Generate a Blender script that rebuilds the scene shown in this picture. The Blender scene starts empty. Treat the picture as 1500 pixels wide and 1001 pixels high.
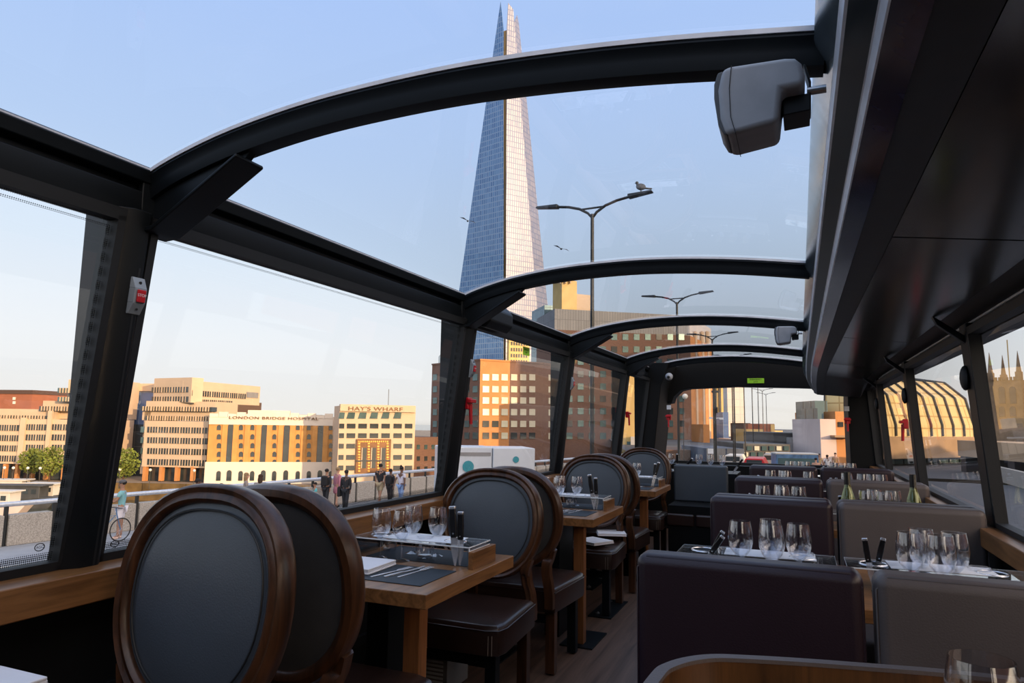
import bpy, bmesh, math, random
from mathutils import Vector, Matrix
random.seed(7)
SC = bpy.context.scene
COL = SC.collection
PI = math.pi
rad = math.radians

# ------------------------------------------------------------------ camera
TH, PT, RO, FPX = rad(22.78), rad(6.74), .015, 1000.0
CAM = Vector((0, 0, 1.25))
FW = Vector((-math.sin(TH)*math.cos(PT), math.cos(TH)*math.cos(PT), math.sin(PT)))
R0 = Vector((math.cos(TH), math.sin(TH), 0)); U0 = R0.cross(FW)
RT = R0*math.cos(RO)+U0*math.sin(RO); UP = -R0*math.sin(RO)+U0*math.cos(RO)
def ray(x, y): return FW+RT*((x-750)/FPX)+UP*((500.5-y)/FPX)
def on(ax, v, x, y):
    r = ray(x, y); return CAM+r*((v-CAM[ax])/r[ax])
def onx(v, x, y): return on(0, v, x, y)
def ony(v, x, y): return on(1, v, x, y)
def onz(v, x, y): return on(2, v, x, y)
def atd(d, x, y): return CAM+ray(x, y)*d
cam = bpy.data.cameras.new('camera'); co = bpy.data.objects.new('camera', cam); COL.objects.link(co)
co.matrix_world = Matrix(((RT.x, UP.x, -FW.x, CAM.x), (RT.y, UP.y, -FW.y, CAM.y), (RT.z, UP.z, -FW.z, CAM.z), (0, 0, 0, 1)))
cam.sensor_width = 36; cam.lens = 24.0; cam.clip_end = 3000; cam.clip_start = .02
SC.camera = co
SC.view_settings.view_transform = 'Standard'; SC.view_settings.look = 'None'
SC.view_settings.gamma = 1; SC.view_settings.use_curve_mapping = False
SC.view_settings.exposure = 0.0
SC.cycles.max_bounces = 8; SC.cycles.transparent_max_bounces = 40
SC.cycles.glossy_bounces = 4; SC.cycles.transmission_bounces = 6; SC.cycles.diffuse_bounces = 3
SC.cycles.caustics_reflective = False; SC.cycles.caustics_refractive = False
SC.cycles.use_denoising = True
SC.cycles.sample_clamp_indirect = 4

# ------------------------------------------------------------------ materials
def nodes(name):
    m = bpy.data.materials.new(name); m.use_nodes = True
    nt = m.node_tree; nt.nodes.clear()
    out = nt.nodes.new('ShaderNodeOutputMaterial')
    return m, nt, out
def lk(nt, a, b): nt.links.new(a, b)
def ramp(nt, stops):
    r = nt.nodes.new('ShaderNodeValToRGB'); e = r.color_ramp.elements
    while len(e) > 1: e.remove(e[0])
    e[0].position = stops[0][0]; e[0].color = (*stops[0][1], 1)
    for p, c in stops[1:]:
        n = e.new(p); n.color = (*c, 1)
    return r
def plain(name, col, rough=.5, metal=0, spec=.5, var=.12, scale=14, bump=0, bscale=200, coat=0):
    m, nt, out = nodes(name)
    b = nt.nodes.new('ShaderNodeBsdfPrincipled'); lk(nt, b.outputs[0], out.inputs[0])
    b.inputs['Roughness'].default_value = rough; b.inputs['Metallic'].default_value = metal
    b.inputs['Specular IOR Level'].default_value = spec
    b.inputs['Coat Weight'].default_value = coat
    tc = nt.nodes.new('ShaderNodeTexCoord')
    n = nt.nodes.new('ShaderNodeTexNoise'); n.inputs['Scale'].default_value = scale; n.inputs['Detail'].default_value = 4
    lk(nt, tc.outputs['Object'], n.inputs['Vector'])
    r = ramp(nt, [(.3, tuple(c*(1-var) for c in col)), (.7, tuple(min(1, c*(1+var)) for c in col))])
    lk(nt, n.outputs['Fac'], r.inputs[0]); lk(nt, r.outputs[0], b.inputs['Base Color'])
    if bump:
        n2 = nt.nodes.new('ShaderNodeTexNoise'); n2.inputs['Scale'].default_value = bscale; n2.inputs['Detail'].default_value = 3
        lk(nt, tc.outputs['Object'], n2.inputs['Vector'])
        bp = nt.nodes.new('ShaderNodeBump'); bp.inputs['Strength'].default_value = bump; bp.inputs['Distance'].default_value = .002
        lk(nt, n2.outputs['Fac'], bp.inputs['Height']); lk(nt, bp.outputs[0], b.inputs['Normal'])
    return m
def wood(name, dark, light, axis='y', rough=.35, scale=1.0, spec=.5):
    m, nt, out = nodes(name)
    b = nt.nodes.new('ShaderNodeBsdfPrincipled'); lk(nt, b.outputs[0], out.inputs[0])
    b.inputs['Roughness'].default_value = rough; b.inputs['Specular IOR Level'].default_value = spec
    tc = nt.nodes.new('ShaderNodeTexCoord'); mp = nt.nodes.new('ShaderNodeMapping')
    s = {'x': (1.5, 22, 22), 'y': (22, 1.5, 22), 'z': (22, 22, 1.5)}[axis]
    mp.inputs['Scale'].default_value = tuple(q*scale for q in s)
    lk(nt, tc.outputs['Object'], mp.inputs[0])
    n = nt.nodes.new('ShaderNodeTexNoise'); n.inputs['Scale'].default_value = 1.2; n.inputs['Detail'].default_value = 8
    n.inputs['Roughness'].default_value = .65; n.inputs['Distortion'].default_value = 1.4
    lk(nt, mp.outputs[0], n.inputs['Vector'])
    mid = tuple((a+c)/2 for a, c in zip(dark, light))
    r = ramp(nt, [(.3, dark), (.5, mid), (.72, light)])
    lk(nt, n.outputs['Fac'], r.inputs[0]); lk(nt, r.outputs[0], b.inputs['Base Color'])
    bp = nt.nodes.new('ShaderNodeBump'); bp.inputs['Strength'].default_value = .15; bp.inputs['Distance'].default_value = .001
    lk(nt, n.outputs['Fac'], bp.inputs['Height']); lk(nt, bp.outputs[0], b.inputs['Normal'])
    return m
def pane_mat(name, tint, smudge=0.0, ior=1.5, rmax=1.0):
    m, nt, out = nodes(name)
    t = nt.nodes.new('ShaderNodeBsdfTransparent'); t.inputs[0].default_value = (*tint, 1)
    g = nt.nodes.new('ShaderNodeBsdfGlossy'); g.inputs['Roughness'].default_value = 0.01
    fr = nt.nodes.new('ShaderNodeLayerWeight'); fr.inputs[0].default_value = .5
    pw = nt.nodes.new('ShaderNodeMath'); pw.operation = 'POWER'; pw.inputs[1].default_value = 5; lk(nt, fr.outputs['Facing'], pw.inputs[0])
    mul = nt.nodes.new('ShaderNodeMath'); mul.operation = 'MULTIPLY_ADD'; mul.inputs[1].default_value = .85*rmax; mul.inputs[2].default_value = .06*rmax
    lk(nt, pw.outputs[0], mul.inputs[0])
    mx = nt.nodes.new('ShaderNodeMixShader'); lk(nt, mul.outputs[0], mx.inputs[0]); lk(nt, t.outputs[0], mx.inputs[1]); lk(nt, g.outputs[0], mx.inputs[2])
    last = mx
    if smudge:
        tc = nt.nodes.new('ShaderNodeTexCoord'); mp = nt.nodes.new('ShaderNodeMapping'); mp.inputs['Scale'].default_value = (1.2, .8, 2.5)
        lk(nt, tc.outputs['Object'], mp.inputs[0])
        n = nt.nodes.new('ShaderNodeTexNoise'); n.inputs['Scale'].default_value = 2.2; n.inputs['Detail'].default_value = 9; n.inputs['Roughness'].default_value = .72
        n.inputs['Distortion'].default_value = .8
        lk(nt, mp.outputs[0], n.inputs['Vector'])
        r = ramp(nt, [(.58, (0, 0, 0)), (.78, (smudge,)*3)]); lk(nt, n.outputs['Fac'], r.inputs[0])
        d = nt.nodes.new('ShaderNodeBsdfTranslucent'); d.inputs[0].default_value = (.9, .9, .9, 1)
        m2 = nt.nodes.new('ShaderNodeMixShader'); lk(nt, r.outputs[0], m2.inputs[0]); lk(nt, mx.outputs[0], m2.inputs[1]); lk(nt, d.outputs[0], m2.inputs[2])
        last = m2
    lk(nt, last.outputs[0], out.inputs[0])
    return m
def ware_mat(name, tint=(.95, .96, .98), lo=.08, hi=.95, gcol=(1, 1, 1)):
    m, nt, out = nodes(name)
    t = nt.nodes.new('ShaderNodeBsdfTransparent'); t.inputs[0].default_value = (*tint, 1)
    g = nt.nodes.new('ShaderNodeBsdfGlossy'); g.inputs['Roughness'].default_value = .02; g.inputs[0].default_value = (*gcol, 1)
    lw = nt.nodes.new('ShaderNodeLayerWeight'); lw.inputs[0].default_value = .35
    r = ramp(nt, [(.15, (lo,)*3), (.5, (.26,)*3), (.85, (hi,)*3)]); lk(nt, lw.outputs['Facing'], r.inputs[0])
    mx = nt.nodes.new('ShaderNodeMixShader'); lk(nt, r.outputs[0], mx.inputs[0]); lk(nt, t.outputs[0], mx.inputs[1]); lk(nt, g.outputs[0], mx.inputs[2])
    lk(nt, mx.outputs[0], out.inputs[0]); return m
def dots_mat(name):
    m, nt, out = nodes(name)
    t = nt.nodes.new('ShaderNodeBsdfTransparent')
    b = nt.nodes.new('ShaderNodeBsdfPrincipled'); b.inputs['Base Color'].default_value = (.01, .012, .012, 1); b.inputs['Roughness'].default_value = .4
    tc = nt.nodes.new('ShaderNodeTexCoord')
    v = nt.nodes.new('ShaderNodeTexVoronoi'); v.inputs['Scale'].default_value = 210; v.inputs['Randomness'].default_value = 0
    lk(nt, tc.outputs['Object'], v.inputs['Vector'])
    r = ramp(nt, [(.42, (1, 1, 1)), (.46, (0, 0, 0))]); lk(nt, v.outputs['Distance'], r.inputs[0])
    mx = nt.nodes.new('ShaderNodeMixShader'); lk(nt, r.outputs[0], mx.inputs[0]); lk(nt, t.outputs[0], mx.inputs[1]); lk(nt, b.outputs[0], mx.inputs[2])
    lk(nt, mx.outputs[0], out.inputs[0]); return m
def grid_mat(name, c1, c2, line, bw, bh, mortar=.04, rough=.15, metal=0.0, off=0.0, spec=.5, squash=.5):
    """facade skin from a brick texture in the wall's own metres (UV)"""
    m, nt, out = nodes(name)
    b = nt.nodes.new('ShaderNodeBsdfPrincipled'); lk(nt, b.outputs[0], out.inputs[0])
    b.inputs['Roughness'].default_value = rough; b.inputs['Metallic'].default_value = metal; b.inputs['Specular IOR Level'].default_value = spec
    uv = nt.nodes.new('ShaderNodeUVMap')
    k = nt.nodes.new('ShaderNodeTexBrick'); k.offset = off
    k.inputs['Color1'].default_value = (*c1, 1); k.inputs['Color2'].default_value = (*c2, 1); k.inputs['Mortar'].default_value = (*line, 1)
    k.inputs['Scale'].default_value = 1; k.inputs['Mortar Size'].default_value = mortar
    k.inputs['Brick Width'].default_value = bw; k.inputs['Row Height'].default_value = bh
    lk(nt, uv.outputs[0], k.inputs['Vector']); lk(nt, k.outputs['Color'], b.inputs['Base Color'])
    return m

M = {}
M['black'] = plain('black_powder_coat', (.005, .007, .009), .45, var=.1, spec=.22)
M['rubber'] = plain('black_rubber', (.006, .007, .008), .6)
M['bracket'] = plain('satin_black_metal', (.006, .008, .01), .42, spec=.25)
M['dark'] = plain('dark_wall_panel', (.004, .0045, .005), .6, spec=.2)
M['ceil'] = plain('anthracite_gloss_panel', (.035, .036, .038), .16, spec=.6, var=.06)
M['ceil_edge'] = plain('anthracite_matt_panel', (.03, .031, .033), .5)
M['mirror'] = plain('polished_steel_panel', (.46, .56, .62), .16, metal=.85, var=.12)
M['channel'] = plain('teal_black_channel', (.02, .032, .038), .35)
M['led'] = plain('violet_light_strip_cover', (.03, .03, .07), .12, var=.5, scale=9)
M['alu'] = plain('brushed_aluminium_trim', (.86, .86, .90), .4, metal=.0)
M['steel'] = plain('polished_cutlery_steel', (.88, .89, .92), .25, metal=.8, var=.03)
M['edge'] = plain('acrylic_edge_painted_glow', (.85, .88, .9), .2, var=.02)  # white colour stands in for light glowing along the acrylic edge
M['bolt'] = plain('zinc_bolt', (.5, .5, .5), .3, metal=1)
M['walnut_y'] = wood('walnut_plank', (.10, .042, .013), (.34, .155, .055), 'y', .33)
M['walnut_x'] = wood('walnut_plank_across', (.10, .042, .013), (.34, .155, .055), 'x', .33)
M['walnut_z'] = wood('walnut_upright', (.12, .045, .014), (.33, .13, .045), 'z', .4)
M['bent'] = wood('bent_walnut_veneer', (.035, .014, .005), (.15, .065, .02), 'z', .3)
M['frame'] = wood('dark_carved_walnut', (.016, .007, .003), (.10, .038, .015), 'z', .32, .8)
M['slate'] = plain('slate_blue_leather', (.06, .073, .09), .40, var=.08, scale=5, bump=.25, bscale=260)
M['greyback'] = plain('charcoal_cloth', (.045, .043, .042), .75, bump=.3, bscale=500)
M['pipe'] = plain('dark_piping', (.014, .016, .018), .45)
M['leather'] = plain('dark_brown_leather', (.028, .014, .011), .3, var=.25, scale=6, bump=.3, bscale=220, coat=.25)
M['stitch'] = plain('pale_stitching', (.35, .3, .26), .6)
M['purple'] = plain('aubergine_leather', (.022, .011, .017), .4, var=.12, scale=4, bump=.25, bscale=220)
M['taupe'] = plain('taupe_leather', (.10, .082, .078), .5, var=.08, scale=4, bump=.25, bscale=240)
M['floor'] = wood('brown_plank_floor', (.06, .034, .023), (.22, .13, .088), 'y', .45, .5)
M['mat'] = plain('navy_placemat', (.015, .024, .034), .6)
M['linen'] = plain('white_napkin_linen', (.8, .8, .84), .8, var=.03, bump=.2, bscale=500)
M['paper'] = plain('white_menu_paper', (.85, .86, .88), .6, var=.02)
M['handle'] = plain('black_knife_handle', (.01, .01, .011), .25)
M['ware'] = ware_mat('clear_drinking_glass')
M['acryl'] = ware_mat('clear_acrylic', (.9, .94, .95), .07, .9)
M['bottle'] = ware_mat('olive_bottle_glass', (.62, .66, .16), .1, .8, (.9, 1, .7))
M['pane'] = pane_mat('side_window_glass', (.965, .975, .97), .02)
M['roofglass'] = pane_mat('tinted_roof_glass', (.74, .81, .89), .06)
M['screen'] = pane_mat('windscreen_glass', (.93, .92, .89), .02)
M['frit'] = dots_mat('dotted_black_frit')
M['spk'] = plain('grey_speaker_plastic', (.42, .42, .43), .45)
M['spk_dark'] = plain('dark_grille_plastic', (.10, .105, .11), .5)
M['red'] = plain('red_plastic', (.55, .01, .02), .35)
M['white'] = plain('white_plastic', (.75, .76, .78), .4)
M['greybox'] = plain('grey_button_housing', (.28, .32, .36), .4)
M['green'] = plain('lime_green_sticker', (.35, .75, .03), .5)
M['ink'] = plain('black_ink', (.01, .01, .01), .6)
# outdoors
M['road'] = plain('grey_asphalt', (.09, .095, .105), .85, scale=3)
M['paving'] = plain('grey_paving', (.33, .35, .38), .8, scale=1.5)
M['kerb'] = plain('pale_granite_kerb', (.55, .50, .43), .8, scale=4)
M['granite'] = plain('speckled_grey_granite', (.40, .37, .33), .8, var=.35, scale=30)
M['rail'] = plain('brushed_handrail', (.62, .66, .72), .3, metal=.5)
M['ironwork'] = plain('black_iron_post', (.015, .018, .02), .4)
M['water'] = plain('river_water', (.06, .07, .05), .12, scale=.4, bump=.8, bscale=.8)
M['land'] = plain('quayside_ground', (.28, .22, .16), .9, scale=.2)
M['quay'] = plain('algae_quay_wall', (.15, .095, .035), .9, var=.5, scale=.3)
M['cream'] = plain('cream_stone_cladding', (.62, .47, .33), .7, var=.05, scale=.3)
M['white_stone'] = plain('white_painted_stone', (.78, .68, .58), .7, var=.04, scale=.3)
M['yellow_brick'] = plain('yellow_stock_brick', (.62, .30, .09), .8, var=.12, scale=.5)
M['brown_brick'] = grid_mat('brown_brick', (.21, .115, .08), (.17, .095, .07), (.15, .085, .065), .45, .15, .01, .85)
M['red_brick'] = plain('red_brick', (.36, .13, .07), .85, var=.1, scale=.5)
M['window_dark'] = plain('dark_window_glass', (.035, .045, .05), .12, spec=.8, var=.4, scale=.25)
M['window_sky'] = plain('window_glass_painted_bright', (.95, .90, .72), .12, metal=.35, var=.12, scale=.3)  # pale base colour stands in for the bright sky reflected in glass
M['window_teal'] = plain('teal_window_glass', (.10, .17, .18), .15, metal=.4, var=.3, scale=.3)
M['bronze'] = plain('dark_bronze_panel', (.16, .07, .025), .5, metal=.2, var=.3, scale=.6)
M['gold'] = plain('gilt_relief', (.75, .38, .08), .5, metal=.3, var=.3, scale=2)
M['blueglass'] = grid_mat('blue_atrium_glass', (.10, .17, .36), (.14, .21, .42), (.25, .32, .45), 4, 4, .08, .2)
M['darkglass'] = grid_mat('dark_atrium_glass', (.05, .06, .07), (.08, .09, .1), (.2, .2, .2), 2.5, 3.5, .06, .2)
M['roofdark'] = plain('dark_roofing', (.10, .06, .045), .8)
M['shard_l'] = grid_mat('curtain_wall_painted_blue_sky', (.05, .15, .36), (.12, .26, .50), (.26, .37, .54), 1.7, 3.8, .30, .14, .2)  # blue sky reflection painted into the glass of the left face
M['shard_r'] = grid_mat('curtain_wall_painted_pale_sky', (.52, .46, .47), (.36, .35, .42), (.20, .22, .32), 1.7, 3.8, .32, .3, .25)  # same tower glass, with a paler sky reflection painted in
M['slit'] = plain('gilded_slot', (.55, .33, .10), .6)
M['tealglass'] = grid_mat('teal_curtain_wall', (.13, .21, .25), (.18, .27, .31), (.09, .12, .13), 2, 3.4, .1, .2, .4)
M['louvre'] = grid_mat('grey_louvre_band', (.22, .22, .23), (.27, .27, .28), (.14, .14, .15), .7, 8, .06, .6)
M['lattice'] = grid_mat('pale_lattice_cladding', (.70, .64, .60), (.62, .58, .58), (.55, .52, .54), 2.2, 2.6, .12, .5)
M['yellow'] = plain('sunny_limestone', (.75, .52, .20), .7, var=.08, scale=.4)
M['orange'] = plain('terracotta_and_sunlit_brick', (.55, .25, .09), .8, var=.1, scale=.3)  # also gives brown brick faces their sunlit orange
M['pinkwall'] = plain('pale_pink_render', (.62, .52, .50), .8, var=.12, scale=.3)
M['sandstone'] = plain('weathered_sandstone', (.36, .24, .14), .85, var=.3, scale=.6)
M['goldglass'] = grid_mat('golden_roof_glazing', (.95, .78, .40), (.85, .68, .34), (.6, .42, .18), 1.6, 1.3, .08, .35, .1)
M['deck'] = plain('tan_viaduct', (.48, .33, .2), .8, var=.15, scale=.5)
M['darkgrey'] = plain('dark_grey_cladding', (.06, .065, .07), .6, var=.3, scale=.5)
M['hoard'] = plain('blue_grey_hoarding', (.06, .08, .12), .7, var=.4, scale=.5)
M['midgrey'] = plain('mid_grey_cladding', (.25, .25, .26), .7, var=.2, scale=.5)
M['offwhite'] = plain('off_white_render', (.62, .60, .56), .7, var=.06, scale=.5)
M['truckw'] = plain('white_van_paint', (.60, .65, .72), .4, var=.04, scale=2)
M['teal'] = plain('teal_paint', (.03, .26, .33), .5)
M['tyre'] = plain('tyre_rubber', (.02, .02, .02), .8)
M['bluepaint'] = plain('blue_vehicle_paint', (.07, .16, .30), .4, var=.5, scale=1.5)
M['leaf'] = plain('green_foliage', (.16, .20, .03), .8, var=.5, scale=1.2)
M['leaf_dark'] = plain('deep_green_foliage', (.06, .085, .02), .8, var=.5, scale=1.2)
M['bark'] = plain('tree_bark', (.10, .06, .035), .9)
M['globe'] = plain('white_globe', (.8, .78, .7), .4)
M['feather'] = plain('grey_feathers', (.04, .045, .05), .7)
SK = [plain('skin_light', (.52, .30, .21), .55, var=.05), plain('skin_tan', (.36, .19, .12), .55, var=.05), plain('skin_dark', (.14, .07, .045), .55, var=.05)]
def cl(name, c): 
    k = 'cl_'+name
    if k not in M: M[k] = plain(name+'_cloth', c, .85, var=.08, scale=8)
    return M[k]

# ------------------------------------------------------------------ mesh building
class MB:
    def __init__(s): s.v = []; s.f = []
    def add(s, vs, fs, X=None):
        n = len(s.v)
        for p in vs:
            p = Vector(p); s.v.append(X @ p if X else p)
        s.f += [tuple(n+i for i in f) for f in fs]; return s
    def box(s, x0, x1, y0, y1, z0, z1, X=None):
        return s.add([(x, y, z) for z in (z0, z1) for y in (y0, y1) for x in (x0, x1)],
                     [(0, 2, 3, 1), (4, 5, 7, 6), (0, 1, 5, 4), (2, 6, 7, 3), (0, 4, 6, 2), (1, 3, 7, 5)], X)
    def hexa(s, b, t, X=None):
        """bottom quad b (ccw from above), top quad t"""
        return s.add(list(b)+list(t), [(3, 2, 1, 0), (4, 5, 6, 7), (0, 1, 5, 4), (1, 2, 6, 5), (2, 3, 7, 6), (3, 0, 4, 7)], X)
    def prism(s, poly, a, b, axis='y', X=None):
        n = len(poly)
        def P(p, t): return {'x': (t, p[0], p[1]), 'y': (p[0], t, p[1]), 'z': (p[0], p[1], t)}[axis]
        vs = [P(p, a) for p in poly]+[P(p, b) for p in poly]
        ar = sum(poly[i][0]*poly[(i+1) % n][1]-poly[(i+1) % n][0]*poly[i][1] for i in range(n))
        flip = (ar > 0) ^ (axis == 'y')
        fs = [tuple(range(n)), tuple(range(2*n-1, n-1, -1))]+[((i+1) % n, i, n+i, n+(i+1) % n) for i in range(n)]
        if flip: fs = [f[::-1] for f in fs]
        return s.add(vs, fs, X)
    def lathe(s, prof, seg=20, c=(0, 0, 0), X=None, cap=True):
        vs = []; fs = []; c = Vector(c)
        for r, z in prof:
            for k in range(seg):
                a = 2*PI*k/seg; vs.append(c+Vector((r*math.cos(a), r*math.sin(a), z)))
        for i in range(len(prof)-1):
            for k in range(seg):
                k2 = (k+1) % seg; fs.append((i*seg+k, i*seg+k2, (i+1)*seg+k2, (i+1)*seg+k))
        if cap:
            if prof[0][0] > 1e-5: fs.append(tuple(range(seg-1, -1, -1)))
            if prof[-1][0] > 1e-5: fs.append(tuple((len(prof)-1)*seg+k for k in range(seg)))
        return s.add(vs, fs, X)
    def cyl(s, p0, p1, r0, r1=None, seg=12, X=None):
        p0, p1 = Vector(p0), Vector(p1); d = p1-p0
        Q = Matrix.Translation(p0) @ d.to_track_quat('Z', 'Y').to_matrix().to_4x4()
        if X: Q = X @ Q
        return s.lathe([(r0, 0), (r1 if r1 is not None else r0, d.length)], seg, X=Q)
    def tube(s, pts, r, seg=8, closed=False, X=None):
        pts = [Vector(p) for p in pts]; n = len(pts); vs = []; fs = []
        nrm = None
        for i, p in enumerate(pts):
            t = (pts[(i+1) % n]-pts[i-1]) if closed else (pts[min(i+1, n-1)]-pts[max(i-1, 0)])
            t.normalize()
            if nrm is None:
                nrm = t.orthogonal().normalized()
            nrm = (nrm-t*nrm.dot(t))
            if nrm.length < 1e-6: nrm = t.orthogonal()
            nrm.normalize(); b = t.cross(nrm)
            rr = r[i] if isinstance(r, (list, tuple)) else r
            for k in range(seg):
                a = 2*PI*k/seg; vs.append(p+nrm*(rr*math.cos(a))+b*(rr*math.sin(a)))
        m = n if closed else n-1
        for i in range(m):
            for k in range(seg):
                k2 = (k+1) % seg; j = (i+1) % n
                fs.append((i*seg+k, i*seg+k2, j*seg+k2, j*seg+k))
        if not closed:
            fs.append(tuple(range(seg-1, -1, -1))); fs.append(tuple((n-1)*seg+k for k in range(seg)))
        return s.add(vs, fs, X)
    def sweep(s, pts, frames, prof, closed=False, X=None):
        """prof (a,b) laid out on frames [(N,B)] at pts"""
        n = len(pts); m = len(prof); vs = []; fs = []
        for p, (N, B) in zip(pts, frames):
            for a, b in prof: vs.append(Vector(p)+N*a+B*b)
        for i in range(n if closed else n-1):
            j = (i+1) % n
            for k in range(m):
                k2 = (k+1) % m; fs.append((i*m+k, i*m+k2, j*m+k2, j*m+k))
        if not closed: fs.append(tuple(range(m-1, -1, -1))); fs.append(tuple((n-1)*m+k for k in range(m)))
        return s.add(vs, fs, X)
    def ball(s, c, rx, ry=None, rz=None, seg=12, rings=8, X=None):
        ry = ry or rx; rz = rz or rx; c = Vector(c); vs = []; fs = []
        for i in range(1, rings):
            a = PI*i/rings
            for k in range(seg):
                b = 2*PI*k/seg; vs.append(c+Vector((rx*math.sin(a)*math.cos(b), ry*math.sin(a)*math.sin(b), -rz*math.cos(a))))
        vs += [c-Vector((0, 0, rz)), c+Vector((0, 0, rz))]; lo, hi = len(vs)-2, len(vs)-1
        for i in range(rings-2):
            for k in range(seg):
                k2 = (k+1) % seg; fs.append((i*seg+k, i*seg+k2, (i+1)*seg+k2, (i+1)*seg+k))
        for k in range(seg):
            k2 = (k+1) % seg; fs.append((lo, k2, k)); fs.append((hi, (rings-2)*seg+k, (rings-2)*seg+k2))
        return s.add(vs, fs, X)
    def build(s, name, mat, parent=None, smooth=False, bevel=0, bseg=2, uv=False, fix=True):
        me = bpy.data.meshes.new(name); me.from_pydata([tuple(p) for p in s.v], [], s.f); me.update()
        if fix and len(s.v) < 60000:
            bm = bmesh.new(); bm.from_mesh(me); bmesh.ops.recalc_face_normals(bm, faces=bm.faces); bm.to_mesh(me); bm.free()
        me.materials.append(mat)
        if uv:
            L = me.uv_layers.new(name='UVMap')
            for p in me.polygons:
                n = p.normal; t = Vector((-n.y, n.x, 0))
                if t.length < .2: t = Vector((1, 0, 0)); w = Vector((0, 1, 0))
                else: t.normalize(); w = Vector((0, 0, 1))
                for li in p.loop_indices:
                    c = me.vertices[me.loops[li].vertex_index].co; L.data[li].uv = (c.dot(t), c.dot(w))
        if smooth:
            me.shade_smooth(); me.set_sharp_from_angle(angle=rad(38))
        o = bpy.data.objects.new(name, me); COL.objects.link(o)
        if parent is not None: o.parent = parent
        if bevel:
            b = o.modifiers.new('edge', 'BEVEL'); b.width = bevel; b.segments = bseg; b.limit_method = 'ANGLE'; b.angle_limit = rad(40)
            if smooth or bseg > 1:
                me.shade_smooth(); b.harden_normals = True
        return o
def tag(o, label, cat, group=None, kind=None):
    o['label'] = label; o['category'] = cat
    if group: o['group'] = group
    if kind: o['kind'] = kind
    return o
def struct(o, label=None, cat=None):
    o['kind'] = 'structure'
    if label: o['label'] = label
    if cat: o['category'] = cat
    return o
def empty(name, loc=(0, 0, 0), rz=0, label=None, cat=None, group=None):
    o = bpy.data.objects.new(name, None); COL.objects.link(o); o.location = loc; o.rotation_euler = (0, 0, rz)
    o.empty_display_size = .1
    if label: tag(o, label, cat, group)
    return o
def dup(o, loc=None, rz=None, label=None, group=None, parent=None):
    c = o.copy(); COL.objects.link(c)
    if parent is not None: c.parent = parent
    if loc is not None: c.location = loc
    if rz is not None: c.rotation_euler = (c.rotation_euler[0], c.rotation_euler[1], rz)
    if label: c['label'] = label
    if group: c['group'] = group
    for ch in list(o.children): dup(ch, parent=c)
    return c
def text(s, size, mat, parent, loc, rot, name='lettering', ext=.001, align='CENTER', sx=1.0, sp=1.0):
    cu = bpy.data.curves.new(name, 'FONT'); cu.body = s; cu.size = size; cu.extrude = ext
    cu.align_x = align; cu.align_y = 'CENTER'; cu.space_character = sp
    cu.materials.append(mat)
    q = bpy.data.objects.new(name, cu); COL.objects.link(q)
    me = bpy.data.meshes.new_from_object(q.evaluated_get(bpy.context.evaluated_depsgraph_get()))
    bpy.data.objects.remove(q); me.materials.clear(); me.materials.append(mat)
    o = bpy.data.objects.new(name, me); COL.objects.link(o); o.parent = parent
    o.location = loc; o.rotation_euler = rot; o.scale = (sx, 1, 1); return o
# ================================================================== THE BUS
XL, XR = -1.77, .75
Y0B, Y1B = -1.1, 8.85
PY = [(-.58, -.46), (1.205, 1.315), (3.235, 3.365), (5.03, 5.17), (6.94, 7.08)]      # pillars
SILL, WTOP, RTOP = .86, 1.775, 1.93
def xin(z):  return -1.72+(z-SILL)*.105      # inner face of the left pillars (they lean in)
def xgl(z):  return -1.775+(z-SILL)*.13     # left glass
def xgr(z):  return .755-(z-SILL)*.07
struct(MB().box(XL-.03, XR+.03, Y0B, Y1B, -.06, 0).build('floor', M['floor']), 'brown wood plank floor of the upper deck', 'floor')
# lower walls
w = MB().box(-1.82, -1.76, Y0B, Y1B, 0, .80).box(-1.765, -1.745, Y0B, Y1B, .30, .34).box(-1.765, -1.74, Y0B, Y1B, .52, .54)
struct(w.build('wall_left', M['dark'], bevel=.004), 'dark panelled wall below the left windows', 'wall')
struct(MB().box(XR, XR+.06, Y0B, Y1B, 0, .80).build('wall_right', M['dark']), 'dark wall below the right windows', 'wall')
struct(MB().box(-1.82, XR+.06, Y0B-.06, Y0B, 0, 2.0).build('wall_back', M['dark']))
struct(MB().box(-1.82, -1.652, Y0B, 8.3, .782, SILL).build('trim_1', M['walnut_y'], bevel=.004), 'long walnut sill board under the left windows', 'sill')
struct(MB().box(.665, XR+.06, Y0B, 8.3, .775, .85).build('trim_2', M['walnut_y'], bevel=.004), 'long walnut sill board under the right windows', 'sill')
# cant rail left
poly = [(-1.84, 1.87), (-1.70, 1.795), (-1.66, 1.772), (-1.645, 1.80), (-1.648, 1.865), (-1.672, 1.872), (-1.672, 1.885), (-1.64, 1.892), (-1.632, 1.925), (-1.66, 1.945), (-1.86, 1.93)]
struct(MB().prism(poly, Y0B, Y1B, 'y').build('trim_3', M['black'], bevel=.003), 'black roof rail above the left windows', 'roof rail')
struct(MB().prism([(-1.655, 1.925), (-1.637, 1.925), (-1.637, 1.933), (-1.655, 1.933)], Y0B, 8.3).build('trim_4', M['alu']))
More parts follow.
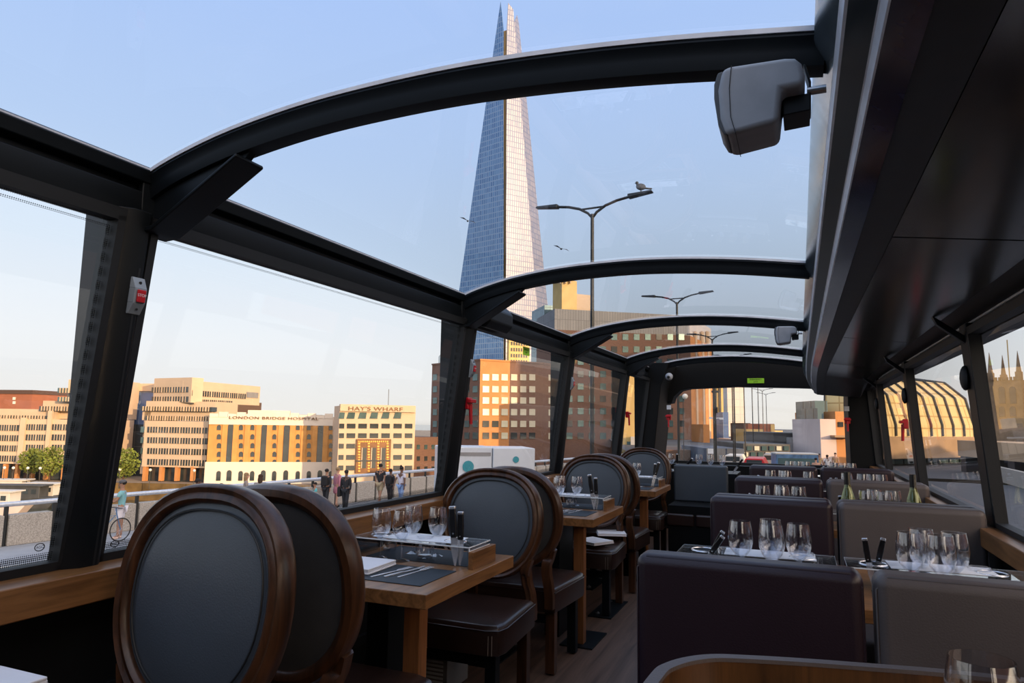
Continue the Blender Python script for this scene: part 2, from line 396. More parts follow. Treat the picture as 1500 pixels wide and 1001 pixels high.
# pillars left
n_t = 5
for i, (a, b) in enumerate(PY):
    m = MB()
    zs = (SILL-.005, WTOP+.03)
    def row(z): return [(-1.79, a+.02), (xin(z)-.03, a), (xin(z), a+.04), (xin(z), b-.02), (xin(z)-.02, b), (-1.79, b)]
    lo = [(x, y, zs[0]) for x, y in row(zs[0])]; hi = [(x, y, zs[1]) for x, y in row(zs[1])]
    k = len(lo)
    m.add(lo+hi, [tuple(range(k-1, -1, -1)), tuple(range(k, 2*k))]+[(j, (j+1) % k, k+(j+1) % k, k+j) for j in range(k)])
    p = m.build('trim_%d' % n_t, M['black'], bevel=.004); n_t += 1
    struct(p, ['black window pillar beside the camera', 'black window pillar carrying the grey stop button', 'black left window pillar with a red hammer and white sticker', 'slim black left window pillar behind the second table', 'slim black left window pillar behind the third table'][i], 'pillar')
    g = MB()
    for y in (a+.075,):
        g.add([(xin(zs[0])+.0008, y, SILL), (xin(zs[0])+.0008, y+.006, SILL), (xin(1.65)+.0008, y+.006, 1.65), (xin(1.65)+.0008, y, 1.65)], [(0, 1, 2, 3)])
    g.build('groove', M['rubber'], p)
# windows left : frame gasket + pane + frit
def window(idx, ya, yb, side, label, z0=SILL, z1=WTOP, frit=True):
    X = xgl if side < 0 else xgr
    s = 1 if side < 0 else -1
    def P(y, z, off=0): return (X(z)+s*off, y, z)
    fr = MB()
    def bar(y0, y1, za, zb, t=.03):
        fr.hexa([P(y0, za, -.012), P(y0, za, t), P(y1, za, t), P(y1, za, -.012)], [P(y0, zb, -.012), P(y0, zb, t), P(y1, zb, t), P(y1, zb, -.012)])
    bar(ya, yb, z0-.01, z0+.022); bar(ya, yb, z1-.012, z1+.02); bar(ya, ya+.022, z0, z1); bar(yb-.022, yb, z0, z1)
    f = fr.build('window_%d' % idx, M['rubber']); struct(f, label, 'window')
    MB().add([P(ya+.01, z0), P(yb-.01, z0), P(yb-.01, z1), P(ya+.01, z1)], [(0, 1, 2, 3)]).build('pane', M['pane'], f, fix=False)
    if frit:
        q = MB(); e = .004
        def strip(y0, y1, za, zb): q.add([P(y0, za, e), P(y1, za, e), P(y1, zb, e), P(y0, zb, e)], [(0, 1, 2, 3)])
        strip(ya, yb, z0+.02, z0+.05); strip(ya, yb, z1-.032, z1-.012); strip(ya+.02, ya+.032, z0+.05, z1-.032); strip(yb-.034, yb-.02, z0+.05, z1-.032)
        q.build('dotted_edge', M['frit'], f, fix=False)
    return f
ys = [(-.47, 1.225), (1.305, 3.245), (3.355, 5.04), (5.16, 6.95), (7.07, 8.15)]
names_l = ['large left window nearest the camera', 'large left window with a view of the river bank', 'left window with the green sticker', 'left window beside the third table', 'short left window filled by a yellow building']
for i, (a, b) in enumerate(ys): window(i+1, a, b, -1, names_l[i], frit=i < 3)
# right side
PR = [(-.6, -.48), (1.26, 1.38), (3.40, 3.53), (5.27, 5.40), (7.12, 7.25)]
for i, (a, b) in enumerate(PR):
    m = MB().hexa([(.722, a, .84), (.775, a, .84), (.775, b, .84), (.722, b, .84)], [(.665, a, 1.70), (.72, a, 1.70), (.72, b, 1.70), (.665, b, 1.70)])
    p = m.build('trim_%d' % n_t, M['black'], bevel=.006); n_t += 1
    struct(p, ['black right pillar behind the camera', 'black right pillar out of view', 'widest black pillar between the right windows', 'second black pillar between the right windows', 'far black pillar between the right windows'][i], 'pillar')
    br = MB().hexa([(.57, a+.04, 1.70), (.69, a+.04, 1.60), (.69, a+.08, 1.60), (.57, a+.08, 1.70)], [(.55, a+.04, 1.745), (.675, a+.04, 1.645), (.675, a+.08, 1.645), (.55, a+.08, 1.745)])
    br.build('bracket', M['bracket'], p, bevel=.004)
names_r = ['right window beside the camera', 'right window nearest the taupe seat', 'right window showing the church tower', 'right window showing the golden glazed hall', 'narrow far right window']
for i, (a, b) in enumerate([(-.49, 1.27), (1.37, 3.41), (3.52, 5.28), (5.39, 7.13), (7.24, 8.15)]):
    window(i+6, a, b, 1, names_r[i], z0=.85, z1=1.66, frit=False)
# front corner posts and windscreen header
m = MB()
m.prism([(-1.82, .8), (-1.60, .8), (-1.50, 1.70), (-1.40, 1.98), (-1.82, 1.98)], 8.15, 8.95)
struct(m.build('trim_%d' % n_t, M['dark'], bevel=.01), 'broad black post left of the windscreen', 'pillar'); n_t += 1
m = MB().prism([(.80, .8), (.49, .8), (.485, 1.50), (.50, 1.98), (.80, 1.98)], 8.15, 8.95)
struct(m.build('trim_%d' % n_t, M['dark'], bevel=.01), 'broad black post right of the windscreen', 'pillar'); n_t += 1
hd = [(-1.60, 1.50), (-1.47, 1.52), (-1.44, 1.60), (-1.36, 1.675), (-1.25, 1.70), (-.69, 1.722), (0, 1.705), (.35, 1.69), (.52, 1.65), (.62, 1.99), (0, 2.03), (-.69, 2.05), (-1.3, 2.0), (-1.6, 1.93)]
struct(MB().prism(hd, 8.70, 8.95).build('trim_%d' % n_t, M['dark'], bevel=.006), 'black header above the windscreen', 'header'); n_t += 1
f = MB().box(-1.65, .55, 8.78, 8.84, .74, .805).build('window_11', M['rubber']); struct(f, 'wide front windscreen of the bus', 'windscreen')
MB().add([(-1.62, 8.80, .78), (.52, 8.80, .78), (.52, 8.86, 1.75), (-1.62, 8.86, 1.75)], [(0, 1, 2, 3)]).build('pane', M['screen'], f, fix=False)
struct(MB().box(-1.82, .81, 8.55, 8.95, 0, .775).build('wall_front', M['dark']), 'black bulkhead below the windscreen', 'wall')
# ribs of the glass roof
RIB = [(-1.70, 1.885), (-1.62, 1.925), (-1.50, 1.962), (-1.35, 1.995), (-1.15, 2.022), (-.95, 2.035), (-.7, 2.038), (-.45, 2.025), (-.2, 2.0), (.07, 1.962)]
def dense(P, n=5):
    out = []
    for i in range(len(P)-1):
        p0 = Vector(P[max(i-1, 0)]); p1 = Vector(P[i]); p2 = Vector(P[i+1]); p3 = Vector(P[min(i+2, len(P)-1)])
        for k in range(n):
            t = k/n
            out.append(tuple(.5*((2*p1)+(p2-p0)*t+(2*p0-5*p1+4*p2-p3)*t*t+(3*p1-p0-3*p2+p3)*t**3)))
    out.append(tuple(P[-1])); return out
RD = dense(RIB)
RIBY = [-.55, 1.33, 3.27, 5.12, 7.03, 8.25]
def frames_xz(P):
    fr = []
    for i in range(len(P)):
        a = Vector((P[max(i-1, 0)][0], 0, P[max(i-1, 0)][1])); b = Vector((P[min(i+1, len(P)-1)][0], 0, P[min(i+1, len(P)-1)][1]))
        t = (b-a).normalized(); N = Vector((-t.z, 0, t.x)); fr.append((N, Vector((0, 1, 0))))
    return fr
rl = ['roof rib overhead out of view', 'large curved black roof rib nearest the camera', 'second curved black roof rib', 'third curved black roof rib', 'fourth curved black roof rib', 'last slim roof rib before the windscreen']
for i, y in enumerate(RIBY):
    pts = [(x, y, z) for x, z in RD]; fr = frames_xz(RD)
    prof = [(.012, -.035), (.012, .035), (-.004, .04), (-.02, .03), (-.03, .03), (-.055, .024), (-.058, .0), (-.055, -.024), (-.03, -.03), (-.02, -.03), (-.004, -.04)]
    r = MB().sweep(pts, fr, prof).build('trim_%d' % n_t, M['black'], smooth=True); n_t += 1
    struct(r, rl[i], 'roof rib')
    # pale sealing strip on the front edge of the rib
    MB().sweep(pts, fr, [(.004, -.041), (.014, -.041), (.014, -.034), (.004, -.034)]).build('seal_strip', M['alu'], r)
    if i < 5:
        g = MB()
        # gusset from the pillar to the rib
        gp = [(-1.66, 1.75), (-1.60, 1.765), (-1.325, 1.925), (-1.30, 1.95), (-1.36, 1.985), (-1.50, 1.955), (-1.66, 1.90)]
        g.prism(gp, y-.012, y+.012)
        g.prism([(-1.665, 1.748), (-1.605, 1.752), (-1.315, 1.92), (-1.318, 1.93), (-1.60, 1.768), (-1.665, 1.76)], y-.05, y+.05)
        g.prism([(-1.665, 1.75), (-1.645, 1.75), (-1.645, 1.93), (-1.665, 1.93)], y-.05, y+.05)
        g.build('gusset', M['bracket'], r, bevel=.004)
for i in range(5):
    a, b = RIBY[i], RIBY[i+1]
    g = MB(); nx = len(RD)
    vs = [(x, y, z+.014) for y in (a, b) for x, z in RD]
    g.add(vs, [(k, k+1, nx+k+1, nx+k) for k in range(nx-1)])
    o = g.build('window_%d' % (12+i), M['roofglass'], smooth=True, fix=False)
    struct(o, ['curved roof glass directly overhead', 'large curved roof glass with the tower tip and lamp head', 'curved roof glass panel over the second table', 'curved roof glass panel over the third table', 'last curved roof glass panel before the windscreen'][i], 'roof window')
# small glass maker's mark and sticker on the panes come with the fixtures
# ---------------- solid ceiling on the right
CP = [(.052, 1.985), (.048, 1.955), (.052, 1.943), (.077, 1.892), (.0785, 1.889), (.0815, 1.868), (.086, 1.865), (.121, 1.840), (.1235, 1.838), (.128, 1.815), (.131, 1.813), (.160, 1.795), (.175, 1.785), (.250, 1.772), (.253, 1.778), (.60, 1.735), (.64, 1.722), (.70, 1.712), (.715, 1.69), (.72, 1.645), (.80, 1.64), (.80, 2.0), (.5, 2.02), (.052, 2.0)]
YS = [-1.1, 0, 2, 4, 6, 6.8, 7.2, 7.5, 7.75, 7.95, 8.05]
def drop(y):
    if y < 6.8: return 1.0
    t = (y-6.8)/1.25; return 1-.36*t*t
def cpoint(i, y, e=0.0):
    x, z = CP[i]
    if i in (16, 17, 18, 19, 20, 21, 22, 23): zz = z if i > 19 else 1.25+(z-1.25)*(1 if i > 17 else drop(y)*.5+.5)
    else: zz = 1.25+(z-1.25)*drop(y)
    if y > 7.5 and i < 14: x = x+(.10*((y-7.5)/.55)**3)*(1-i/14)
    return Vector((x, y, zz-e))
def cstrip(ids, closed=False):
    m = MB(); n = len(ids)
    vs = [cpoint(i, y) for y in YS for i in ids]
    fs = [(r*n+k, r*n+k+1, (r+1)*n+k+1, (r+1)*n+k) for r in range(len(YS)-1) for k in range(n-1)]
    if closed: fs += [(r*n+n-1, r*n, (r+1)*n, (r+1)*n+n-1) for r in range(len(YS)-1)]; fs += [tuple(range(n)), tuple((len(YS)-1)*n+k for k in range(n-1, -1, -1))]
    return m.add(vs, fs)
c = cstrip(list(range(len(CP))), True).build('ceiling', M['ceil_edge'], smooth=True)
struct(c, 'solid dark grey ceiling over the right hand seats', 'ceiling')
def cover(ids, name, mat, off=.0012):
    m = cstrip(ids); 
    o = m.build(name, mat, c, smooth=True, fix=False)
    # lift a hair towards the cabin
    for v in o.data.vertices: v.co.x -= off; v.co.z -= off
    return o
cover([1, 2, 3], 'steel_panel', M['mirror'])
cover([3, 4, 5, 6], 'light_trim', M['alu'])
cover([6, 7], 'channel', M['channel'])
cover([7, 8, 9, 10], 'light_trim', M['alu'])
cover([10, 11, 12], 'light_strip', M['led'])
YP = [-1.1, 2.1, 4.42, 6.25, 7.3]
for k in range(4):
    m = MB()
    ya, yb = YP[k]+.006, YP[k+1]-.006
    def cp(i, y): return cpoint(i, y)+Vector((0, 0, -.004))
    if k < 3: m.hexa([cp(14, ya), cp(15, ya), cp(15, yb), cp(14, yb)], [cp(14, ya)+Vector((0, 0, .003)), cp(15, ya)+Vector((0, 0, .003)), cp(15, yb)+Vector((0, 0, .003)), cp(14, yb)+Vector((0, 0, .003))])
    else: m.hexa([cp(14, ya), cp(15, ya), cp(15, yb), cp(14, yb)], [cp(14, ya)+Vector((0, 0, .002)), cp(15, ya)+Vector((0, 0, .002)), cp(15, yb)+Vector((0, 0, .002)), cp(14, yb)+Vector((0, 0, .002))])
    m.build('ceiling_panel', M['ceil'], c)
MB().tube([cpoint(17, y)+Vector((-.005, 0, -.006)) for y in YS[:-2]], .006, 6).build('conduit', M['alu'], c)

# ================================================================== FURNITURE
def superring(a, b, n=2.25, k=.10, N=56):
    out = []
    for i in range(N):
        t = 2*PI*i/N; cx, sz = math.cos(t), math.sin(t)
        x = math.copysign(abs(cx)**(2/n), cx); z = math.copysign(abs(sz)**(2/n), sz)
        x *= 1-k*max(0, -z)**1.5
        out.append((a*x, b*z))
    return out
TILT = rad(7)
def bk(x, z, d=0.0, zc=.785):
    """a point of the leaning, slightly hollow chair back"""
    y = d-.10*x*x
    return Vector((x, y*math.cos(TILT)+z*math.sin(TILT), zc+z*math.cos(TILT)-y*math.sin(TILT)))
def make_chair():
    root = empty('dining_chair', (0, 0, 0), 0, 'x', 'chair', 'oval backed dining chairs along the left windows')
    ring = superring(.247, .243, 2.45, .13)
    N = len(ring); m = MB()
    prof = [(.028, -.012), (.024, -.024), (.016, -.03), (.008, -.026), (.003, -.024), (-.004, -.029), (-.014, -.031), (-.022, -.026), (-.026, -.018), (-.026, .012), (-.018, .026), (.0, .034), (.02, .030), (.028, .015)]
    vs = []; k = len(prof)
    for i in range(N):
        x, z = ring[i]; xa, za = ring[i-1]; xb, zb = ring[(i+1) % N]
        t = Vector((xb-xa, zb-za)).normalized(); nx, nz = t.y, -t.x
        for r, d in prof: vs.append(bk(x+nx*r*.86, z+nz*r*.86, d))
    m.add(vs, [(i*k+j, i*k+(j+1) % k, ((i+1) % N)*k+(j+1) % k, ((i+1) % N)*k+j) for i in range(N) for j in range(k)])
    m.build('back_frame', M['frame'], root, smooth=True)
    def disc(s0, dome, d0):
        m = MB(); vs = [bk(0, 0, d0-dome)]; R = 7
        for j in range(1, R+1):
            f = j/R
            for x, z in ring: vs.append(bk(x*f*s0, z*f*s0, d0-dome*(1-f**3)))
        fs = [(0, 1+i, 1+(i+1) % N) for i in range(N)]
        for j in range(R-1):
            for i in range(N): fs.append((1+j*N+i, 1+(j+1)*N+i, 1+(j+1)*N+(i+1) % N, 1+j*N+(i+1) % N))
        return m.add(vs, fs)
    m = disc(.93, .016, -.012)
    pan = m.build('back_cushion', M['slate'], root, smooth=True)
    MB().tube([bk(x*.845, z*.845, -.0215) for x, z in ring], .0028, 6, True).build('piping', M['pipe'], pan, smooth=True)
    disc(.93, -.004, .016).build('back_lining', M['greyback'], root, smooth=True)
    for s in (-1, 1):
        P = [bk(s*.21, -.155, 0), bk(s*.195, -.205, .002), Vector((s*.19, -.005, .555)), Vector((s*.193, .004, .51)), Vector((s*.205, .012, .46)), Vector((s*.212, .012, .40)), Vector((s*.212, .012, .34))]
        P = [Vector(p) for p in dense([tuple(p) for p in P], 4)]
        fr = []
        for i in range(len(P)):
            t = (P[min(i+1, len(P)-1)]-P[max(i-1, 0)]).normalized(); Nn = Vector((t.z, 0, -t.x)).normalized(); fr.append((Nn, t.cross(Nn)))
        pr = [(-.022, -.018), (-.012, -.026), (0, -.021), (.012, -.026), (.022, -.018), (.022, .02), (-.022, .02)]
        MB().sweep(P, fr, pr).build('back_post', M['frame'], root, smooth=True)
    # seat
    def sect(f):  # outline at height factor
        return [(-.235*f, .0), (.235*f, .0), (.262*f, -.40), (.25*f, -.455), (.20*f, -.475), (-.20*f, -.475), (-.25*f, -.455), (-.262*f, -.40)]
    m = MB(); L = [(1.0, .315, 0), (1.0, .41, 0), (.985, .425, .004), (.93, .438, .012), (.6, .446, .08), (.01, .449, .22)]
    vs = []
    for f, z, iy in L:
        for x, y in sect(f):
            yy = -.2375+(y+.2375)*(1-iy/.24 if iy < .23 else .03); vs.append((x, yy, z))
    fs = [tuple(range(7, -1, -1)), tuple(5*8+i for i in range(8))]+[(r*8+i, r*8+(i+1) % 8, (r+1)*8+(i+1) % 8, (r+1)*8+i) for r in range(5) for i in range(8)]
    m.add(vs, fs); st = m.build('seat', M['leather'], root, smooth=True, bevel=.006)
    MB().tube([(x, y, .417) for x, y in sect(1.004)], .0032, 6, True).build('piping', M['leather'], st, smooth=True)
    for s in (-1, 1):
        for o in (.228, .214): MB().tube([(s*o, -.473+(.228-o)*-.4, z) for z in (.32, .36, .40)], .0011, 4).build('stitching', M['stitch'], st)
    for x, y in ((-.2, -.40), (.2, -.40), (-.2, -.05), (.2, -.05)):
        MB().box(x-.024, x+.024, y-.024, y+.024, .008, .32).build('leg', M['frame'] if y > -.2 else M['black'], root, bevel=.003)
    MB().box(-.176, .176, -.06, -.04, .25, .29).build('stretcher', M['black'], root); MB().box(-.176, .176, -.41, -.39, .25, .29).build('stretcher', M['black'], root)
    pl = MB().box(.09, .245, -.46, .01, 0, .008).build('floor_plate', M['bracket'], root)
    MB().lathe([(.016, .008), (.016, .013), (.009, .013), (.009, .022)], 8, (.135, -.05, 0)).build('bolt', M['bolt'], pl, smooth=True); MB().lathe([(.016, .008), (.016, .013), (.009, .013), (.009, .022)], 8, (.135, -.38, 0)).build('bolt', M['bolt'], pl, smooth=True)
    return root
chair = make_chair()
CH = [(-1.335, 1.285, 0, 'walnut framed oval back chair nearest the camera, slate leather front facing us', ),
      (-1.335, 1.54, PI, 'oval back chair turned away at the first window table, just behind the nearest chair'),
      (-1.40, 3.10, 0, 'oval back chair facing us across the first window table'),
      (-1.385, 3.34, PI, 'oval back chair turned away, behind the one facing us at the first window table'),
      (-1.40, 4.92, 0, 'oval back chair facing us across the second window table, napkin on its seat'),
      (-1.385, 5.16, PI, 'oval back chair turned away, half hidden behind the chair with napkin'),
      (-1.42, 6.74, 0, 'farthest oval back chair, facing us across the third window table')]
for i, (x, y, rz, lb) in enumerate(CH):
    c0 = chair if i == 0 else dup(chair)
    c0.location = (x, y, 0); c0.rotation_euler = (0, 0, rz); c0['label'] = lb
    c0.scale = ((.965, 1, 1.035), (1.0, 1, 1.02))[i] if i < 2 else (1, 1, .974)

TZ = .72
def make_table(w0, w1, d, label):
    root = empty('dining_table', (0, 0, 0), 0, label, 'table')
    MB().box(w0, w1, 0, d, TZ-.045, TZ).build('tabletop', M['walnut_y'], root, bevel=.003)
    MB().box(w1-.155, w1-.095, .13, .185, .008, TZ-.045).build('leg', M['walnut_z'], root, bevel=.003)
    MB().box(w1-.36, w1-.27, .22, d-.22, .0, TZ-.045).build('pedestal', M['black'], root, bevel=.003)
    MB().box(w1-.22, w1-.03, .08, .40, .0, .008).build('floor_plate', M['bracket'], root)
    return root
TY = [1.90, 3.75, 5.53]
tl = make_table(-1.645, -1.07, .70, 'walnut window table nearest the camera with four wine glasses and steak knives')
tl.location = (0, TY[0], 0); tl['group'] = 'walnut tables along the left windows'
for i, lb in ((1, 'second walnut window table, between the first and second oval chair pairs'), (2, 'third walnut window table, before the farthest oval back chair')):
    dup(tl, (0, TY[i], 0), label=lb)
tn = dup(tl, (0, .22, 0), label='walnut window table below the nearest chair, only its napkin in view')

# ---- table ware prototypes (origin at their base)
def make_glass(name, s=1.0):
    prof_o = [(.0, .0), (.034, 0), (.034, .0015), (.02, .004), (.0055, .010), (.0038, .03), (.0038, .06), (.006, .072), (.018, .082), (.031, .098), (.0375, .118), (.0385, .135), (.036, .160), (.0315, .188)]
    prof_i = [(.0305, .188), (.035, .160), (.0373, .135), (.0362, .118), (.030, .1), (.017, .0855), (.004, .078), (0, .0775)]
    root = empty(name, (0, 0, 0), 0, 'x', 'wine glass')
    MB().lathe([(r*s, z*s) for r, z in prof_o[7:]+prof_i], 28, cap=False).build('bowl', M['ware'], root, smooth=True)
    MB().lathe([(r*s, z*s) for r, z in prof_o[4:8]], 14, cap=False).build('stem', M['ware'], root, smooth=True)
    MB().lathe([(r*s, z*s) for r, z in prof_o[:5]], 24, cap=False).build('foot', M['ware'], root, smooth=True)
    return root
def make_tumbler():
    o = MB().lathe([(0, .004), (.026, .0), (.030, .006), (.036, .035), (.037, .06), (.033, .088), (.032, .088), (.0355, .06), (.0345, .037), (.028, .014), (0, .012)], 26, cap=False).build('tumbler', M['ware'], smooth=True)
    tag(o, 'x', 'tumbler'); return o
def make_knife():
    root = empty('steak_knife', (0, 0, 0), 0, 'x', 'knife')
    # stands blade down: blade from z=0 to .10, handle above
    MB().prism([(-.004, 0), (.002, 0), (.013, .045), (.014, .10), (-.012, .10), (-.012, .05)], -.0012, .0012, 'y').build('blade', M['steel'], root)
    h = MB().prism([(-.012, .10), (.012, .10), (.0135, .15), (.012, .205), (-.011, .205), (-.0135, .15)], -.008, .008, 'y').build('handle', M['handle'], root, bevel=.004, smooth=True)
    MB().prism([(-.0125, .203), (.0125, .203), (.012, .214), (-.011, .214)], -.0085, .0085, 'y').build('end_cap', M['steel'], h, bevel=.003)
    h2 = MB().lathe([(.003, 0), (.003, .0175)], 8, X=Matrix.Translation((0, .00875, .115)) @ Matrix.Rotation(PI/2, 4, 'X')).build('rivet', M['steel'], h)
    return root
def make_fork():
    m = MB()
    m.prism([(-.0035, 0), (.0035, 0), (.0045, .05), (.003, .11), (.003, .125), (-.003, .125), (-.003, .11), (-.0045, .05)], 0, .003, 'z')
    m.prism([(-.003, .125), (.003, .125), (.011, .14), (.011, .155), (-.011, .155), (-.011, .14)], .001, .004, 'z')
    for k in range(4): m.box(-.011+k*.0063, -.0078+k*.0063, .155, .195, .0015, .004)
    o = m.build('fork', M['steel'], bevel=.0008); tag(o, 'x', 'fork'); return o
def make_tknife():
    m = MB()
    m.prism([(-.004, 0), (.004, 0), (.005, .04), (.0045, .10), (-.0045, .10), (-.005, .04)], 0, .005, 'z')
    m.prism([(-.005, .10), (.0045, .10), (.010, .13), (.010, .18), (.002, .215), (-.005, .215)], .0015, .003, 'z')
    o = m.build('table_knife', M['steel'], bevel=.0008); tag(o, 'x', 'knife'); return o
def make_napkin():
    root = MB().box(0, .20, 0, .19, 0, .007).build('folded_napkin', M['linen'], bevel=.003, smooth=True); tag(root, 'x', 'napkin')
    MB().box(.002, .198, .002, .188, .0065, .0135).build('top_fold', M['linen'], root, bevel=.003, smooth=True)
    MB().box(.004, .199, .001, .186, .013, .020).build('top_fold', M['linen'], root, bevel=.003, smooth=True)
    return root
def make_mat(w, d):
    o = MB().box(0, w, 0, d, 0, .0025).build('placemat', M['mat']); tag(o, 'x', 'placemat'); return o
def make_rack(x0, x1, y0, y1, block=-1, glow=True):
    """raised acrylic cup shelf; local z=0 on the table"""
    root = empty('acrylic_cup_shelf', (0, 0, 0), 0, 'x', 'cup shelf')
    h = .072
    MB().box(x0, x1, y0, y1, h, h+.006).build('shelf_plate', M['acryl'], root, bevel=.001)
    MB().box(x0+.0, x0+.008, y0, y1, 0, h).build('shelf_leg', M['acryl'], root)
    MB().box(x1-.008, x1, y0, y1, 0, h).build('shelf_leg', M['acryl'], root)
    if block: MB().box(x1+.001, x1+.021, y0-.01, y1+.01, 0, .062).build('wood_block', M['walnut_y'], root, bevel=.002)
    t = MB()
    t.tube([(x0, y0, h+.003), (x1, y0, h+.003), (x1, y1, h+.003), (x0, y1, h+.003)], .0026, 4, True)
    if block: t.tube([(x1-.001, y0, .062), (x1-.001, y1, .062)], .002, 4).tube([(x1, y0, .0), (x1, y0, h)], .0022, 4)
    t.build('bright_painted_edge', M['edge'], root)
    for fx in (.16, .80):
        cx = x0+(x1-x0)*fx; cy = (y0+y1)/2
        MB().tube([(cx+.042*math.cos(a), cy+.042*math.sin(a), h+.0065) for a in [2*PI*k/24 for k in range(24)]], .0025, 5, True).build('cup_rim', M['steel'], root, smooth=True)
        MB().lathe([(0, h+.0062), (.038, h+.0062)], 24, (cx, cy, 0)).build('cup_hole', M['ink'], root)
    return root
glass = make_glass('wine_glass'); tumbler = make_tumbler(); sknife = make_knife(); fork = make_fork(); tknife = make_tknife(); napkin = make_napkin()
used = set()
def put(proto, loc, rz=0, label='', group=None, rot=None, scale=None):
    o = proto if proto.name not in used else dup(proto)
    used.add(proto.name); o.location = loc; o.rotation_euler = rot if rot else (0, 0, rz)
    if scale: o.scale = (scale,)*3
    o['label'] = label
    if group: o['group'] = group
    return o
TN = ['the window table nearest us', 'the second window table', 'the third window table']
G1 = [(557, 818, 'far left'), (588, 822, 'near middle'), (604, 811, 'far middle'), (640, 815, 'aisle side')]
base_rack = None; base_mat = None; paperp = None
for ti, ty in enumerate(TY):
    dy = ty-TY[0]; nm = TN[ti]
    def W(px, py, z=TZ): p = onz(z, px, py); return Vector((p.x, p.y+dy, z))
    for px, py, w in G1:
        put(glass, W(px, py), label='tall stemmed wine glass, %s of the four on %s' % (w, nm), group='wine glasses on '+nm)
    put(tumbler, W(622, 819), label='clear low tumbler, nearer of the two on '+nm, group='tumblers on '+nm)
    put(tumbler, W(570, 808), label='clear low tumbler, farther of the two on '+nm, group='tumblers on '+nm, scale=.85)
    for (px, py, tilt, w) in ((667, 831, -.10, 'taller black handle'), (674, 830, -.03, 'shorter black handle')):
        sc = 1.0 if w[0] == 't' else .9
        put(sknife, W(px, py)+Vector((0, 0, .004)), rot=(-.06, tilt if ti == 0 else tilt*(-3 if ti == 2 else 1.5), .2), label='steak knife with %s standing blade down on %s' % (w, nm), group='steak knives on '+nm, scale=sc)
    if base_mat is None: base_mat = make_mat(.44, .25)
    p0 = (-1.58, ty+.085, TZ)
    if ti == 0: base_mat.location = p0; m1 = base_mat
    else: m1 = dup(base_mat, p0)
    m1['label'] = 'navy placemat on the camera side of '+nm; m1['group'] = 'navy placemats'
    m2 = dup(base_mat, (-1.58, ty+.42, TZ), label='navy placemat on the far side of '+nm)
    put(napkin, (-1.575, ty+.13, TZ+.0025), .03, 'folded white napkin lying on the near placemat of '+nm, 'folded napkins')
    for k in range(3):
        pr = (fork, tknife, fork)[k] if ti != 9 else fork
        o = put(pr, (-1.35+k*.042, ty+.115+.018*k, TZ+.003), -.22+.05*k, '%s on the near placemat of %s, %s' % (('fork', 'table knife', 'fork')[k], nm, ('nearest the wall', 'middle piece', 'nearest the aisle')[k]), 'cutlery on '+nm)
    if base_rack is None:
        base_rack = make_rack(-1.63, -1.117, .39, .57)
        r = base_rack
    else: r = dup(base_rack)
    r.location = (0, ty, TZ); r['label'] = 'clear acrylic cup shelf held by a walnut block on '+nm; r['group'] = 'acrylic cup shelves on the window tables'
    pp = MB().box(0, .30, 0, .14, 0, .0006).build('menu_sheet', M['paper']) if ti == 0 else dup(paperp)
    if ti == 0: paperp = pp
    pp.location = (-1.50, ty+.41, TZ+.0785); pp.rotation_euler = (0, 0, .04); tag(pp, 'white paper menu sheet on the acrylic shelf of '+nm, 'menu', 'menu sheets on the left')
put(napkin, (-1.575, .765, TZ+.001), .0, 'folded white napkin at the bottom left corner, in front of the nearest chair', 'folded napkins')
put(napkin, (-1.44, 4.55, .45), -.5, 'folded white napkin left on the seat under the second table', 'napkins on the seat')
put(napkin, (-1.32, 4.74, .4695), .35, 'second folded white napkin on the same seat, beside the chair post', 'napkins on the seat')
for nx_, ny_, lb in ((-1.36, .72, 'fork'),): pass

# ---- right hand benches
def make_bench(w, d, mat, name='bench_seat'):
    """seat faces -y, back rear face at y=0"""
    root = empty(name, (0, 0, 0), 0, 'x', 'bench seat')
    h = .92
    b = MB().box(0, w, -.10, 0, .34, h).build('backrest', mat, root, bevel=.028, bseg=4, smooth=True)
    e = .022
    P = [(e*.2, -.088, .36), (e*.2, -.088, h-e*1.6), (e*1.3, -.088, h-e*.28), (w-e*1.3, -.088, h-e*.28), (w-e*.2, -.088, h-e*1.6), (w-e*.2, -.088, .36)]
    Q = [(x, -.012, z) for x, y, z in P]
    MB().tube(P, .003, 5).tube(Q, .003, 5).build('piping', mat, b, smooth=True)
    MB().box(0, w, -.46, -.09, .36, .45).build('seat_cushion', mat, root, bevel=.025, bseg=3, smooth=True)
    MB().box(.01, w-.01, -.44, -.01, .0, .36).build('plinth', M['dark'], root, bevel=.004)
    return root
bp = make_bench(.525, .5, M['purple']); bt = make_bench(.55, .5, M['taupe'])
usedb = set()
def bench(proto, x0, y, rev, label):
    o = proto if proto.name not in usedb else dup(proto)
    usedb.add(proto.name); w = .525 if proto is bp else .55
    o.location = (x0+w, y, 0) if rev else (x0, y, 0); o.rotation_euler = (0, 0, PI if rev else 0); o['label'] = label
    o['group'] = 'leather benches on the right'
    return o
XA, XB = -.40, .145
rowsY = [1.79, 3.47, 4.80, 6.22]
bench(bp, XA, rowsY[0], True, 'large aubergine leather bench back nearest the camera, beside the aisle')
bench(bt, XB, rowsY[0], True, 'large taupe leather bench back nearest the camera, beside the window')
words = ['second', 'third', 'fourth']
for i, y in enumerate(rowsY[1:]):
    c2 = bt if i < 2 else bp
    bench(bp, XA, y, False, 'aubergine aisle bench facing the camera in the %s row' % words[i])
    bench(c2, XB, y, False, '%s window bench facing the camera in the %s row' % (('taupe', 'taupe', 'aubergine')[i], words[i]))
    bench(bp, XA, y+.015, True, 'aubergine aisle bench turned to the front, back to back in the %s row' % words[i])
    bench(c2, XB, y+.015, True, '%s window bench turned to the front, back to back in the %s row' % (('taupe', 'taupe', 'aubergine')[i], words[i]))
